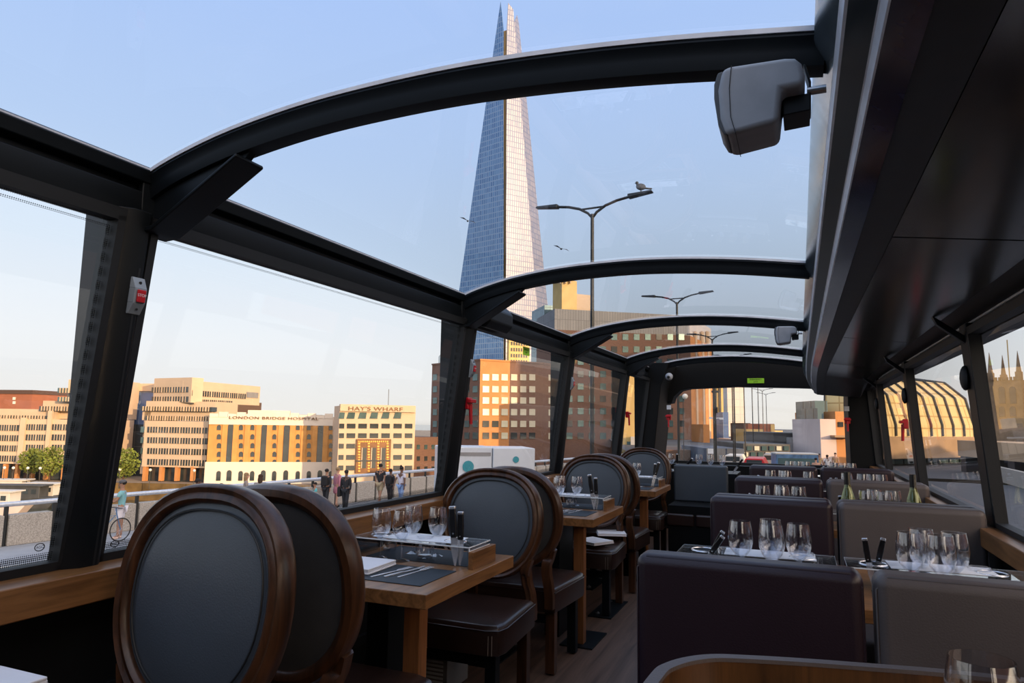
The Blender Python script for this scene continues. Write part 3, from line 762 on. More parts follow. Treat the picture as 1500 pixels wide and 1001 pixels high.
# front left bench in slate
bf = empty('bench_seat', (-1.14, 6.9, 0), 0, 'slate blue leather bench at the end of the aisle, beside the farthest chair', 'bench seat')
b = MB().box(0, .50, -.09, 0, .52, .865).build('backrest', M['slate'], bf, bevel=.018, bseg=3, smooth=True)
MB().box(0, .245, -.50, -.09, .34, .45).build('seat_cushion', M['leather'], bf, bevel=.02, bseg=3, smooth=True)
MB().box(.255, .50, -.50, -.09, .34, .45).build('seat_cushion', M['leather'], bf, bevel=.02, bseg=3, smooth=True)
MB().box(.01, .49, -.48, -.01, 0, .52).build('plinth', M['dark'], bf)
MB().box(.22, .28, -.08, -.02, 0, .54).build('leg', M['black'], bf)

# ---- right hand tables (one long table per bay) and their ware
RT_Y = [(2.32, 3.00), (3.98, 4.35), (5.32, 5.75), (6.78, 7.35)]
RTn = ['the nearest right hand table', 'the second right hand table', 'the third right hand table', 'the fourth right hand table']
for i, (a, b) in enumerate(RT_Y):
    t = empty('dining_table', (0, a, 0), 0, ['long walnut table between the nearest benches on the right', 'walnut table behind the second row of benches, with wine bottles', 'walnut table behind the third row of benches', 'walnut table behind the fourth row of benches'][i], 'table', 'walnut tables on the right')
    MB().box(-.43, .67, 0, b-a, TZ-.04, TZ).build('tabletop', M['walnut_x'], t, bevel=.003)
    for x in (.05, .12): MB().box(x-.03, x+.03, (b-a)/2-.04, (b-a)/2+.04, 0, TZ-.04).build('leg', M['walnut_z'] if x < .1 else M['black'], t, bevel=.003)
    mid = (a+b)/2-.03
    for sx, (x0, x1) in enumerate(((-.42, .10), (.13, .655))):
        which = 'aisle half' if sx == 0 else 'window half'
        r = make_rack(x0, x1, mid-.08, mid+.10, block=False) if (i == 0 and sx == 0) else dup(rr)
        if i == 0 and sx == 0: rr = r
        else: r.location = (x0+.42 if sx else 0, mid-(RT_Y[0][0]+RT_Y[0][1])/2+.03, 0)
        r.location = (r.location.x, r.location.y, TZ)
        r['label'] = 'clear acrylic cup shelf on the %s of %s' % (which, RTn[i]); r['group'] = 'acrylic cup shelves on the right'
        sh = 0 if sx == 0 else .545
        GP = [(-.20, -.02, 'first'), (-.105, .06, 'second'), (-.098, -.06, 'third'), (-.015, 0, 'fourth')] if sx == 0 else [(.31, -.03, 'first'), (.355, .07, 'second'), (.39, -.05, 'third'), (.44, .03, 'fourth')]
        if i == 2: GP = [(-.21, 0, 'first'), (-.12, .03, 'second'), (-.10, -.04, 'third'), (.05, 0, 'fourth')] if sx == 0 else [(.30, 0, 'first'), (.40, 0, 'second'), (.46, 0, 'third'), (.52, 0, 'fourth')]
        if i == 3: GP = [(-.10, 0, 'first'), (-.03, .0, 'second'), (.04, 0, 'third')] if sx == 0 else [(.28, 0, 'first'), (.36, 0, 'second'), (.43, 0, 'third')]
        gy = [2.56, 4.1, 5.50, 7.05][i]
        for gx, gd, w in GP:
            put(glass, (gx, gy+gd, TZ), label='wine glass, %s from the aisle, on the %s of %s' % (w, which, RTn[i]), group='wine glasses on '+RTn[i], scale=1.08)
        if i < 2:
            for tx, td, w in (((-.255, .1, 'aisle'), (.0, .13, 'window')) if sx == 0 else ((.26, .1, 'aisle'), (.52, .12, 'window'))):
                put(tumbler, (tx, gy+td, TZ), label='clear tumbler at the %s end of the %s of %s' % (w, which, RTn[i]), group='tumblers on '+RTn[i])
        kx = (-.345 if sx == 0 else .205)
        for k, (kd, tl_) in enumerate(((0, .62), (.03, .5)) if sx == 0 else ((0, -.12), (.03, .22))):
            put(sknife, (kx+.01*k, mid-.03+.05*k, TZ+.02), rot=(.12, tl_ if i < 2 else tl_*.6, -.1), label='%s steak knife leaning on the %s of %s' % (('nearer', 'farther')[k], which, RTn[i]), group='steak knives on '+RTn[i], scale=.70)
        if i < 2:
            pp = dup(paperp, (-.26 if sx == 0 else .26, mid-.05, TZ+.0785), .03, 'white paper menu sheet on the %s of %s' % (which, RTn[i]), 'menu sheets on the right')
            m2 = dup(base_mat, (-.34 if sx == 0 else .2, a+.02, TZ), label='navy placemat on the %s of %s' % (which, RTn[i]))
            if i == 0:
                put(napkin, (-.22 if sx == 0 else .32, a+.06, TZ+.003), .05, 'folded white napkin on the %s of %s' % (which, RTn[i]), 'napkins on the right')
def make_bottle():
    root = empty('wine_bottle', (0, 0, 0), 0, 'x', 'wine bottle')
    MB().lathe([(0, .006), (.034, 0), (.0385, .005), (.0385, .135), (.036, .155), (.025, .195), (.0165, .225), (.0145, .25), (.0145, .30)], 28, cap=False).build('bottle_body', M['bottle'], root, smooth=True)
    MB().lathe([(.0158, .225), (.0158, .302), (0, .303)], 20).build('capsule', M['handle'], root, smooth=True)
    return root
bo = make_bottle(); bo.location = (.186, 3.93, TZ); bo['label'] = 'green wine bottle with black top, nearer the aisle'; bo['group'] = 'wine bottles'; bo.scale = (1, 1, .98)
b2 = dup(bo, (.535, 4.0, TZ), label='green wine bottle with black top, beside the window')
for p_, x_, y_ in ((bo, 1241, 737), (b2, 1337, 737)):
    q = ony(4.05, x_, 700); p_.location = (q.x, 4.05, TZ)
# front left table with glasses
t = empty('dining_table', (0, 7.35, 0), 0, 'dark table in front of the windscreen, beyond the slate bench', 'table')
MB().box(-1.62, -.60, 0, .5, TZ+.0, TZ+.04).build('tabletop', M['black'], t, bevel=.003)
MB().box(-1.2, -1.1, .2, .3, 0, TZ).build('leg', M['black'], t)
for px, w in ((984, 'first'), (1024, 'second'), (1041, 'third'), (1058, 'fourth')):
    q = ony(7.55, px, 680); put(glass, (q.x, 7.55, TZ+.04), label='small wine glass in front of the windscreen, %s from the left post' % w, group='wine glasses on the front table', scale=.95)
for k, (px, tl_) in enumerate(((992, 0), (998, .7), (1073, .6))):
    q = ony(7.45, px, 686); put(sknife, (q.x, 7.45, TZ+.0405), rot=(0, tl_, 0), label='black handled steak knife on the front table, %s from the left' % ('first', 'second', 'third')[k], group='steak knives on the front table', scale=.85)

# ---- foreground: bent wood stair screen, small counter and glass
q0 = ony(1.0, 1080, 966)
PZ = .945
a0 = onz(PZ, 947, 1000); a1 = onz(PZ, 976, 975); a2 = onz(PZ, 1030, 963); a3 = onz(PZ, 1100, 964); a4 = onz(PZ, 1250, 974); a5 = onz(PZ, 1500, 997)
path = [(a0.x-.01, a0.y-.55), (a0.x-.008, a0.y-.25), (a0.x, a0.y), (a1.x, a1.y), (a2.x, a2.y), (a3.x, a3.y), (a4.x, a4.y), (a5.x, a5.y), (.66, a5.y+.0)]
pd = dense(path, 6); m = MB(); vs = []; 
for i in range(len(pd)):
    p = Vector(pd[i]); t_ = (Vector(pd[min(i+1, len(pd)-1)])-Vector(pd[max(i-1, 0)])).normalized(); nn = Vector((-t_.y, t_.x))
    for off in (0, -.014):
        for z in (0, PZ): vs.append((p.x+nn.x*off, p.y+nn.y*off, z))
fs = []
for i in range(len(pd)-1):
    a, b = i*4, i*4+4
    fs += [(a, a+1, b+1, b), (a+2, b+2, b+3, a+3), (a+1, a+3, b+3, b+1), (a, b, b+2, a+2)]
fs += [(0, 2, 3, 1), (len(vs)-4, len(vs)-3, len(vs)-1, len(vs)-2)]
o = m.add(vs, fs).build('stair_screen', M['bent'], smooth=True)
tag(o, 'curved bent walnut stair screen at the bottom edge, with its pale rim', 'screen')
m = MB(); vs = []
for i in range(len(pd)):
    p = Vector(pd[i]); t_ = (Vector(pd[min(i+1, len(pd)-1)])-Vector(pd[max(i-1, 0)])).normalized(); nn = Vector((-t_.y, t_.x))
    for off, z in ((.001, PZ-.002), (.001, PZ+.003), (-.015, PZ+.003), (-.015, PZ-.002)): vs.append((p.x+nn.x*off, p.y+nn.y*off, z))
fs = [(i*4+k, i*4+(k+1) % 4, i*4+4+(k+1) % 4, i*4+4+k) for i in range(len(pd)-1) for k in range(4)]
m.add(vs, fs).build('rim_edge', M['taupe'], o)
gx = atd(.74, 1437, 962)
ct = empty('side_counter', (0, 0, 0), 0, 'small walnut counter behind the stair screen, just below the frame', 'counter')
MB().box(gx.x-.2, .66, gx.y-.12, gx.y+.14, gx.z-.22, gx.z-.19).build('counter_top', M['walnut_x'], ct, bevel=.003)
MB().box(.55, .64, gx.y-.08, gx.y+.1, 0, gx.z-.22).build('pedestal', M['black'], ct)
put(glass, (gx.x, gx.y, gx.z-.19), label='single wine glass at the bottom right corner, closest to the camera', scale=1.0)

# ================================================================== FIXTURES
def make_speaker():
    root = empty('cabin_speaker', (0, 0, 0), 0, 'x', 'speaker')
    yp = 1.225
    def P(L): return [(ony(yp, x, y).x, ony(yp, x, y).z) for x, y in L]
    body = P([(1062, 121), (1075, 117), (1150, 106), (1165, 106), (1174, 113), (1179, 130), (1177, 145), (1146, 151), (1143, 178), (1141, 197), (1081, 213), (1068, 214), (1059, 190), (1056, 150)])
    b = MB().prism(body, yp-.055, yp+.055).build('speaker_body', M['spk'], root, bevel=.010, bseg=3, smooth=True)
    gr = P([(1055, 124), (1063, 121), (1059, 150), (1060, 185), (1070, 213), (1064, 211), (1056, 198), (1050, 160), (1050, 140)])
    MB().prism(gr, yp-.045, yp+.045).build('front_grille', M['spk_dark'], root, bevel=.005, bseg=2)
    sm = P([(1075, 118), (1076, 118), (1073, 150), (1075, 190), (1082, 213), (1081, 213), (1074, 190), (1072, 150)])
    MB().prism(sm, yp-.0565, yp+.0565).build('seam', M['ink'], b)
    k = P([(1146, 151), (1187, 143), (1187, 168), (1148, 176)])
    br = MB().prism(k, yp-.02, yp+.05).prism(P([(1176, 100), (1180, 100), (1188, 125), (1188, 168), (1185, 168), (1185, 128)]), yp-.015, yp+.02).build('mounting_bracket', M['bracket'], root, bevel=.002)
    c = ony(yp, 1182, 138)
    MB().cyl((c.x, yp-.01, c.z), (c.x+.03, yp-.01, c.z), .007).build('bolt', M['bolt'], br)
    return root
sp = make_speaker(); tag(sp, 'large grey loudspeaker hanging under the nearest roof rib', 'speaker', 'ceiling loudspeakers')
# far speaker: same unit 3.83 m farther on
q = ony(5.05, 1152, 492); n_ = ony(1.225, 1117, 158)
s2 = dup(sp, (q.x-n_.x, 5.05-1.225, q.z-n_.z), label='small looking grey loudspeaker farther along under the third roof rib')

def stop_button(y, z, label):
    root = empty('stop_button', (0, 0, 0), 0, label, 'stop button', 'stop buttons')
    X = Matrix.Translation((xin(z), y, z)) @ Matrix.Rotation(.10, 4, 'Y')
    m = MB()
    for (z0, z1, d0, d1) in ((-.05, -.02, .004, .020), (-.02, .02, .020, .020), (.02, .05, .020, .004)):
        m.hexa([(0, -.021, z0), (d0, -.018, z0), (d0, .018, z0), (0, .021, z0)], [(0, -.021, z1), (d1, -.018, z1), (d1, .018, z1), (0, .021, z1)], X)
    h = m.build('housing', M['greybox'], root, bevel=.0015)
    MB().box(.0205, .026, -.0125, .0125, -.017, .017, X).build('push_pad', M['red'], root, bevel=.002)
    MB().cyl((.012, 0, .036), (.0145, 0, .036), .004, X=X).cyl((.012, 0, -.036), (.0145, 0, -.036), .003, X=X).build('screw', M['ink'], h)
    t = text('STOP', .011, M['white'], root, (X @ Vector((.0262, 0, .002))), (PI/2, 0, PI/2), ext=.0003)
    return root
p = onx(xin(1.5), 195, 434); stop_button(p.y, p.z, 'grey stop button with red pad on the nearest left pillar')
p = onx(xin(1.5), 689, 540); stop_button(p.y, p.z, 'grey stop button above the red hammer on the second left pillar')
p = onx(xin(1.5), 836, 562); stop_button(p.y, p.z, 'grey stop button on the third left pillar')
def hammer(x, y, z, side, label, face='x'):
    root = empty('emergency_hammer', (x, y, z), 0 if face == 'x' and side < 0 else (PI if face == 'x' else -PI/2), label, 'emergency hammer', 'emergency hammers')
    MB().box(0, .03, -.028, .028, -.03, .035).build('holder', M['red'], root, bevel=.006)
    h = MB().cyl((.035, 0, -.11), (.03, 0, .0), .009, .011).build('hammer_handle', M['red'], root, smooth=True)
    MB().box(.025, .05, -.035, .035, .005, .025).build('hammer_head', M['red'], root, bevel=.004)
    return root
def sticker(name, c, w, h, rz, mat, label, cat, lines=None, tsize=.01, tmat=None):
    root = empty(name, c, rz, label, cat)
    MB().box(-w/2, w/2, -.0005, .0005, -h/2, h/2).build('backing', mat, root)
    for i, s in enumerate(lines or []):
        text(s, tsize, tmat or M['ink'], root, (0, -.0012, (len(lines)-1)*tsize*.6-i*tsize*1.2), (PI/2, 0, 0), ext=.0002)
    return root
p = onx(xin(1.2), 682, 592); hammer(p.x, p.y, p.z, -1, 'red emergency hammer on the second left pillar')
st = sticker('instruction_sticker', (p.x+.002, p.y+.01, p.z+.10), .035, .05, PI/2, M['white'], 'small white and red sticker above the hammer on the second left pillar', 'sticker')
MB().box(-.012, .012, -.0012, -.0006, -.018, .002).build('red_print', M['red'], st)
p = onx(xin(1.2), 917, 608); hammer(p.x, p.y, p.z, -1, 'red emergency hammer on the fourth left pillar')
p = ony(8.14, 980, 612); hammer(p.x, p.y, p.z, 0, 'red emergency hammer on the broad post left of the windscreen', 'y')
sticker('instruction_sticker', (p.x, p.y-.002, p.z+.12), .05, .05, 0, M['white'], 'small white sticker on the broad post left of the windscreen', 'sticker')
p = ony(8.14, 1241, 617); hammer(p.x, p.y, p.z, 0, 'dark red emergency hammer on the broad post right of the windscreen', 'y')
sticker('instruction_sticker', (p.x, p.y-.002, p.z+.13), .05, .05, 0, M['white'], 'small white sticker on the broad post right of the windscreen', 'sticker')
p = onx(.665, 1330, 622); hammer(p.x, p.y, p.z, 1, 'red emergency hammer on the second right pillar')
p = onx(xgl(1.66)+.006, 771, 515); sticker('exit_sticker', (p.x, p.y, p.z), .12, .055, PI/2, M['green'], 'lime green sticker at the top of the third left window', 'sticker', ['EMERGENCY', 'EXIT'], .016)
p = ony(8.69, 1107, 558); sticker('exit_sticker', (p.x, p.y-.002, p.z), .19, .06, 0, M['green'], 'lime green sticker above the windscreen', 'sticker', ['EMERGENCY', 'EXIT'], .024)
# little dark bell pushes on the right pillars
for k, (a, b) in enumerate(PR[2:]):
    r = MB().ball((.672, a+.10, 1.47), .02, .045, .055).build('bell_push', M['rubber'], smooth=True)
    tag(r, 'rounded black bell push on the %s pillar of the right windows' % ('nearest visible', 'middle', 'farthest')[k], 'bell push', 'bell pushes')
# black speaker boxes on the cant rail
for k, yy in enumerate((3.36, 7.1)):
    m = MB().prism([(-1.66, 1.80), (-1.57, 1.76), (-1.53, 1.80), (-1.53, 1.87), (-1.57, 1.915), (-1.66, 1.915)], yy-.02 if k == 0 else yy, yy+.30, 'y')
    r = m.build('speaker_box', M['bracket'], bevel=.012, bseg=3, smooth=True)
    tag(r, ['rounded black box on the roof rail above the second left pillar', 'rounded black box on the roof rail above the last left window'][k], 'speaker box', 'black boxes on the roof rail')
p = ony(8.10, 980, 552); r = empty('dome_camera', tuple(p), 0, 'small grey dome camera in the front left roof corner', 'camera')
MB().ball((0, 0, 0), .045).build('dome', M['spk'], r, smooth=True); MB().ball((.0, -.03, -.006), .02).build('lens', M['ink'], r, smooth=True)
# cardboard box under the first table
p = onz(0.0, 640, 975)
r = empty('storage_box', (-1.63, 3.06, 0), 0, 'grey box with printed label under the first window table', 'box')
MB().box(-.1, .09, -.11, .11, .0, .19).build('carton', M['midgrey'], r, bevel=.002)
m = MB()
for k in range(7): m.box(-.06, .07, -.1115, -.1105, .04+k*.018, .05+k*.018)
m.build('printed_panel', M['white'], r)
# glass maker's marks on the two nearest panes
for k, (px, py) in enumerate(((168, 797), (58, 802))):
    p = onx(xgl(.93)+.005, px, py)
    r = empty('glass_mark', tuple(p), PI/2, ['small black maker mark low on the second left window', 'small black maker mark low on the nearest left window'][k], 'glass mark', 'maker marks on the glass')
    MB().tube([(.012*math.cos(a), 0, .009*math.sin(a)) for a in [2*PI*j/20 for j in range(20)]], .0012, 4, True).build('ring_mark', M['ink'], r)
    text('AGC', .009, M['ink'], r, (0, -.001, 0), (PI/2, 0, 0), ext=.0002)
# ================================================================== OUTDOORS
GZ, QZ, WZ = -2.45, -12.9, -15.5
def PD(px, d, z):
    p = atd(d, px, 612); return Vector((p.x, p.y, z))
# ground
par = [(-30.0, -44.0), (-20.9, 12.0), (-17.7, 31.7), (-12.6, 62.0)]      # parapet line
def off(P, w):
    out = []
    for i, p in enumerate(P):
        a = Vector(P[max(i-1, 0)]); b = Vector(P[min(i+1, len(P)-1)]); t = (b-a).normalized(); out.append((p[0]+t.y*w, p[1]-t.x*w))
    return out
def strip(P, w0, w1, z0, z1, name, mat):
    A, B = off(P, w0), off(P, w1); m = MB(); n = len(P)
    vs = [(x, y, z) for x, y in A for z in (z0, z1)]+[(x, y, z) for x, y in B for z in (z0, z1)]
    fs = []
    for i in range(n-1):
        a, b = i*2, i*2+2; c, d = 2*n+i*2, 2*n+i*2+2
        fs += [(a+1, b+1, d+1, c+1), (a, c, d, b), (a, a+1, c+1, c), (c, c+1, d+1, d)]
        fs[-2] = (a, b, b+1, a+1)
    fs += [(0, 1, 2*n+1, 2*n), (2*n-2, 4*n-2, 4*n-1, 2*n-1)]
    return m.add(vs, fs).build(name, mat)
struct(strip(par, 3.1, 40, GZ-1.2, GZ-.12, 'road', M['road']), 'grey road deck of the bridge', 'road')
struct(strip(par, -.3, 3.15, GZ-1.3, GZ, 'pavement', M['paving']), 'grey pavement along the bridge parapet', 'pavement')
struct(strip(par, 3.15, 3.55, GZ-.5, GZ+.04, 'kerb', M['kerb']), 'pale granite kerb of the pavement', 'kerb')
struct(MB().box(-1500, 1500, -600, 2500, WZ-.5, WZ).build('river', M['water']), 'river water below the bridge', 'river')
# far land: quay platform behind the riverside houses and land beyond
A = PD(-420, 150, 0); B = PD(640, 148, 0); dirn = (B-A).normalized(); nrm_ = Vector((dirn.y, -dirn.x, 0)) * -1
a0_ = A-nrm_*9; b0_ = B-nrm_*9
m = MB().hexa([(a0_.x, a0_.y, WZ-2), (b0_.x, b0_.y, WZ-2), (b0_.x+nrm_.x*900, b0_.y+nrm_.y*900, WZ-2), (a0_.x+nrm_.x*900, a0_.y+nrm_.y*900, WZ-2)],
              [(a0_.x, a0_.y, QZ), (b0_.x, b0_.y, QZ), (b0_.x+nrm_.x*900, b0_.y+nrm_.y*900, QZ), (a0_.x+nrm_.x*900, a0_.y+nrm_.y*900, QZ)])
struct(m.build('ground', M['land']), 'ground of the far river bank', 'ground')
m = MB().hexa([(a0_.x, a0_.y, WZ-1), (b0_.x, b0_.y, WZ-1), (b0_.x-nrm_.x*.6, b0_.y-nrm_.y*.6, WZ-1), (a0_.x-nrm_.x*.6, a0_.y-nrm_.y*.6, WZ-1)][::1],
              [(a0_.x, a0_.y, QZ+.8), (b0_.x, b0_.y, QZ+.8), (b0_.x-nrm_.x*.6, b0_.y-nrm_.y*.6, QZ+.8), (a0_.x-nrm_.x*.6, a0_.y-nrm_.y*.6, QZ+.8)])
struct(m.build('trim_40', M['quay']), 'algae stained quay wall on the far bank', 'quay wall')
struct(MB().add([(-12.6, 62, GZ-.13), (60, 62, GZ-.13), (260, 900, GZ-.13), (-260, 900, GZ-.13)], [(0, 1, 2, 3)]).build('street', M['road'], fix=False), 'street running on towards the towers', 'street')

# parapet: granite panels, iron posts, handrail
pr = empty('bridge_parapet', (0, 0, 0), 0, 'granite parapet with round metal handrail along the pavement', 'parapet')
def along(P, s):
    for i in range(len(P)-1):
        a = Vector(P[i]); b = Vector(P[i+1]); L = (b-a).length
        if s <= L or i == len(P)-2: t = (b-a).normalized(); return a+t*s, t
        s -= L
s0 = 30.0; k = 0
while s0 < 108:
    a, t = along(par, s0); b, _ = along(par, s0+1.25)
    if s0 > 44:
        n2 = Vector((t.y, -t.x)); aa = a+t*.06; bb = b-t*.06
        MB().hexa([(aa.x, aa.y, GZ), (bb.x, bb.y, GZ), (bb.x-n2.x*.35, bb.y-n2.y*.35, GZ), (aa.x-n2.x*.35, aa.y-n2.y*.35, GZ)],
                  [(aa.x, aa.y, GZ+.86), (bb.x, bb.y, GZ+.86), (bb.x-n2.x*.35, bb.y-n2.y*.35, GZ+.86), (aa.x-n2.x*.35, aa.y-n2.y*.35, GZ+.86)]).build('granite_panel', M['granite'], pr, bevel=.02)
        MB().cyl((a.x-n2.x*.1, a.y-n2.y*.1, GZ), (a.x-n2.x*.1, a.y-n2.y*.1, GZ+1.1), .06, seg=6).build('post', M['ironwork'], pr)
    s0 += 1.25
pts = [Vector((x-.1, y, GZ+1.16)) for x, y in par]
MB().tube(pts, .075, 10).build('handrail', M['rail'], pr, smooth=True)

# ---------------------------------------------------------------- facades
class Fac:
    """a wall plane set out between two image columns at real distances"""
    def __init__(s, name, label, cat, xl, dl, xr, dr, ytop, z0=QZ, group=None, root=None, yref='l'):
        A = atd(dl, xl, 612); B = atd(dr, xr, 612)
        s.A = Vector((A.x, A.y, 0)); s.B = Vector((B.x, B.y, 0)); s.W = (s.B-s.A).length
        s.t = (s.B-s.A).normalized(); s.n = Vector((-s.t.y, s.t.x, 0))     # n points away from us
        s.z0 = z0
        if root is None:
            s.root = empty(name, (s.A.x, s.A.y, z0), math.atan2(s.t.y, s.t.x), label, cat, group)
            s.root_frame = (s.A, s.t, s.n)
        else:
            s.root = root.root; s.root_frame = root.root_frame
        s.rA, s.rt, s.rn = s.root_frame
        s.H = (s.uv(xl if yref == 'l' else xr, ytop)[1])
        s.Xf = Matrix.Translation(((s.A-s.rA).dot(s.rt), (s.A-s.rA).dot(s.rn), 0)) @ Matrix.Rotation(math.atan2(s.t.dot(s.rn), s.t.dot(s.rt)), 4, 'Z')
    def uv(s, x, y):
        r = ray(x, y); k = (s.A-CAM).dot(s.n)/r.dot(s.n); p = CAM+r*k
        return (p-s.A).dot(s.t), p.z-s.z0
    def vol(s, u0, u1, v0, v1, d0, d1, name, mat, bevel=0):
        return MB().box(u0, u1, d0, d1, v0, v1, s.Xf).build(name, mat, s.root, uv=True, bevel=bevel)
    def pv(s, x0, x1, y0, y1, d0, d1, name, mat):
        ym = (y0+y1)/2; xm = (x0+x1)/2
        u0 = s.uv(x0, ym)[0]; u1 = s.uv(x1, ym)[0]; v1 = s.uv(xm, y0)[1]; v0 = s.uv(xm, y1)[1]
        return s.vol(u0, u1, v0, v1, d0, d1, name, mat)
    def win(s, cx, cy, w, h, mat, name='window', arch=False, d=-.12, frame=None):
        """window centred on image point, w,h in metres; shared mesh"""
        u, v = s.uv(cx, cy); key = (name, round(w, 2), round(h, 2), mat.name, arch)
        if key not in WC:
            if arch:
                P = [(-w/2, -h/2), (w/2, -h/2), (w/2, h/2-w/2)]+[(w/2*math.cos(a), h/2-w/2+w/2*math.sin(a)) for a in (PI/4, PI/2, 3*PI/4)]+[(-w/2, h/2-w/2)]
                m = MB().prism(P, 0, .3, 'y')
            else: m = MB().box(-w/2, w/2, 0, .3, -h/2, h/2)
            o = m.build(name, mat); WC[key] = o.data; bpy.data.objects.remove(o)
        o = bpy.data.objects.new(name, WC[key]); COL.objects.link(o); o.parent = s.root
        o.matrix_local = s.Xf @ Matrix.Translation((u, d, v)); return o
    def band(s, x0, x1, yc, h, mat, name='window_band', n=0, mull=None, d=-.08):
        u0, v = s.uv(x0, yc); u1, _ = s.uv(x1, yc)
        b = s.vol(u0, u1, v-h/2, v+h/2, d, .3, name, mat)
        if n:
            m = MB()
            for k in range(1, n):
                u = u0+(u1-u0)*k/n; w = (u1-u0)/n*(.18 if k % 4 else .42)
                m.box(u-w/2, u+w/2, d-.08, 0, v-h/2, v+h/2, s.Xf)
            m.build('mullion', mull or M['cream'], b)
        return b
WC = {}
LF = []
# --- hospital
D = 150
h = Fac('hospital', 'long yellow brick and white hospital block with lettered parapet', 'building', 307, 148, 488, 154, 604)
W, H = h.W, h.H
vb = h.uv(400, 677)[1]; vt = h.uv(400, 623)[1]
h.vol(0, W, vb, vt, 0, 6, 'brick_wall', M['yellow_brick'])
h.vol(-.2, W+.1, 0, vb, -.5, 6, 'stone_base', M['white_stone'])
m = MB().box(0, W, -.25, 6, vt, H-1.0, h.Xf)
for k in range(14):
    u = W*(k+.5)/14; m.box(u-.9, u+.9, -.35, 1, H-1.0, H-.25+.35*(k % 2), h.Xf)
m.box(W*.30, W*.64, -.3, 2, H-1, H+.6, h.Xf)
m.build('parapet', M['white_stone'], h.root)
h.vol(W, W+1.8, 0, H-.6, .6, 6, 'white_return', M['white_stone'])
h.vol(-.5, W*.9, H-1.2, H-.2, 3, 6, 'flat_roof', M['roofdark'])
cols = [(320.8, 0), (336.2, 1), (353, 0), (369.8, 0), (386, 1), (402, 0), (418.9, 1), (436.4, 0), (452.5, 0), (468.6, 1), (484.5, 0)]
for cx, t in cols:
    if t:
        w = 1.25; h.win(cx+.3, 650.3, w, h.uv(400, 621.4)[1]-h.uv(400, 679)[1], M['window_dark'], 'tall_window', True, -.1)
        o = h.win(cx+.3, 650.3, w+.5, .01, M['white_stone'], 'cill', False, -.05); bpy.data.objects.remove(o)
        h.win(cx, 696.5, 1.0, 2.3, M['window_dark'], 'ground_window', True, -.62)
    else:
        for y in (626.5, 640, 653, 665.6, 677.2): h.win(cx, y, .82, 1.15, M['window_dark'], 'window', True, -.1)
        h.win(cx, 697, .9, 2.1, M['window_dark'], 'ground_window', True, -.62)
    u = h.uv(cx+(6 if t else 5), 650)[0]
m = MB()
for i in range(len(cols)-1):
    cxm = (cols[i][0]+cols[i+1][0])/2
    u = h.uv(cxm, 650)[0]; m.box(u-.55, u+.55, -.22, .2, vb, vt, h.Xf)
m.build('brick_pier', M['yellow_brick'], h.root)
u0, v0 = h.uv(327, 612); u1, v1 = h.uv(475, 612.6)
text('LONDON BRIDGE HOSPITAL', .85, M['bronze'], h.root, ((u0+u1)/2, -.42, v0), (PI/2, 0, 0), ext=.05, sx=(u1-u0)/13.6, sp=1.12)
# --- Hay's Wharf
hw = Fac('office_building', 'cream stepped river office with gilded centre panel and lettered top', 'building', 497, 141, 608.5, 147, 594.5)
W, H = hw.W, hw.H
hw.vol(0, W, 0, H, 0, 8, 'stone_wall', M['cream'])
hw.pv(498, 608, 593.5, 603.5, -.5, 1, 'lettered_parapet', M['cream'])
hw.pv(504, 609, 594.5, 703, -.25, .0, 'stone_face', M['cream']) if False else None
C7 = [500.6, 514.4, 531.2, 548.1, 564.9, 582.5, 598.6]
for j, y in enumerate((624.4, 638.5, 653.8, 670.2, 685.8)):
    for i, cx in enumerate(C7):
        if j >= 2 and 2 <= i <= 4: continue
        cxx = cx-(j*.35 if i < 4 else .1*j)
        hw.win(cxx, y, 1.0 if i == 0 else 1.75 if i < 6 else 1.6, .98, M['window_dark'])
for i, cx in enumerate(C7[:6]):
    u, v = hw.uv(cx, 609); w = .7 if i == 0 else .95
    MB().prism([(u-w, v-.65), (u+w*.7, v-.65), (u+w*.85, v+.65), (u-w*.6, v+.65)], -.12, .2, 'y', hw.Xf).build('attic_window', M['window_teal'], hw.root)
hw.pv(521, 571.5, 643.5, 693, -.45, .2, 'bronze_panel', M['bronze'])
for k in range(4):
    for j in range(13): 
        pass
m = MB()
for cx in (525.5, 539.5, 553.5, 567):
    for y in range(650, 692, 4):
        u, v = hw.uv(cx, y); m.box(u-.22, u+.22, -.56, -.4, v-.16, v+.16, hw.Xf)
for cx in range(525, 569, 3):
    u, v = hw.uv(cx, 647); m.box(u-.13, u+.13, -.56, -.4, v-.16, v+.16, hw.Xf)
m.build('gilt_relief', M['gold'], hw.root)
for cx in (532.5, 546.5, 560.5):
    hw.win(cx, 671, .95, 4.2, M['window_dark'], 'tall_window', False, -.52)
    u, v = hw.uv(cx-3.2, 671); hw.vol(u-.09, u+.09, v-2.1, v+2.1, -.6, -.4, 'stone_reveal', M['cream'])
hw.pv(521, 571, 674, 676, -.65, -.4, 'transom', M['window_dark'])
u0, v0 = hw.uv(502, 598.6); u1, v1 = hw.uv(596, 598.6)
text("HAY'S WHARF", 1.15, M['bronze'], hw.root, ((u0+u1)/2, -.62, v0), (PI/2, 0, 0), ext=.05, sx=(u1-u0)/9.0, sp=1.05)
u, v = hw.uv(573, 594.5); MB().cyl((u, 3, v), (u, 3, v+3.6), .06, seg=6).build('flagpole', M['ironwork'], hw.root)
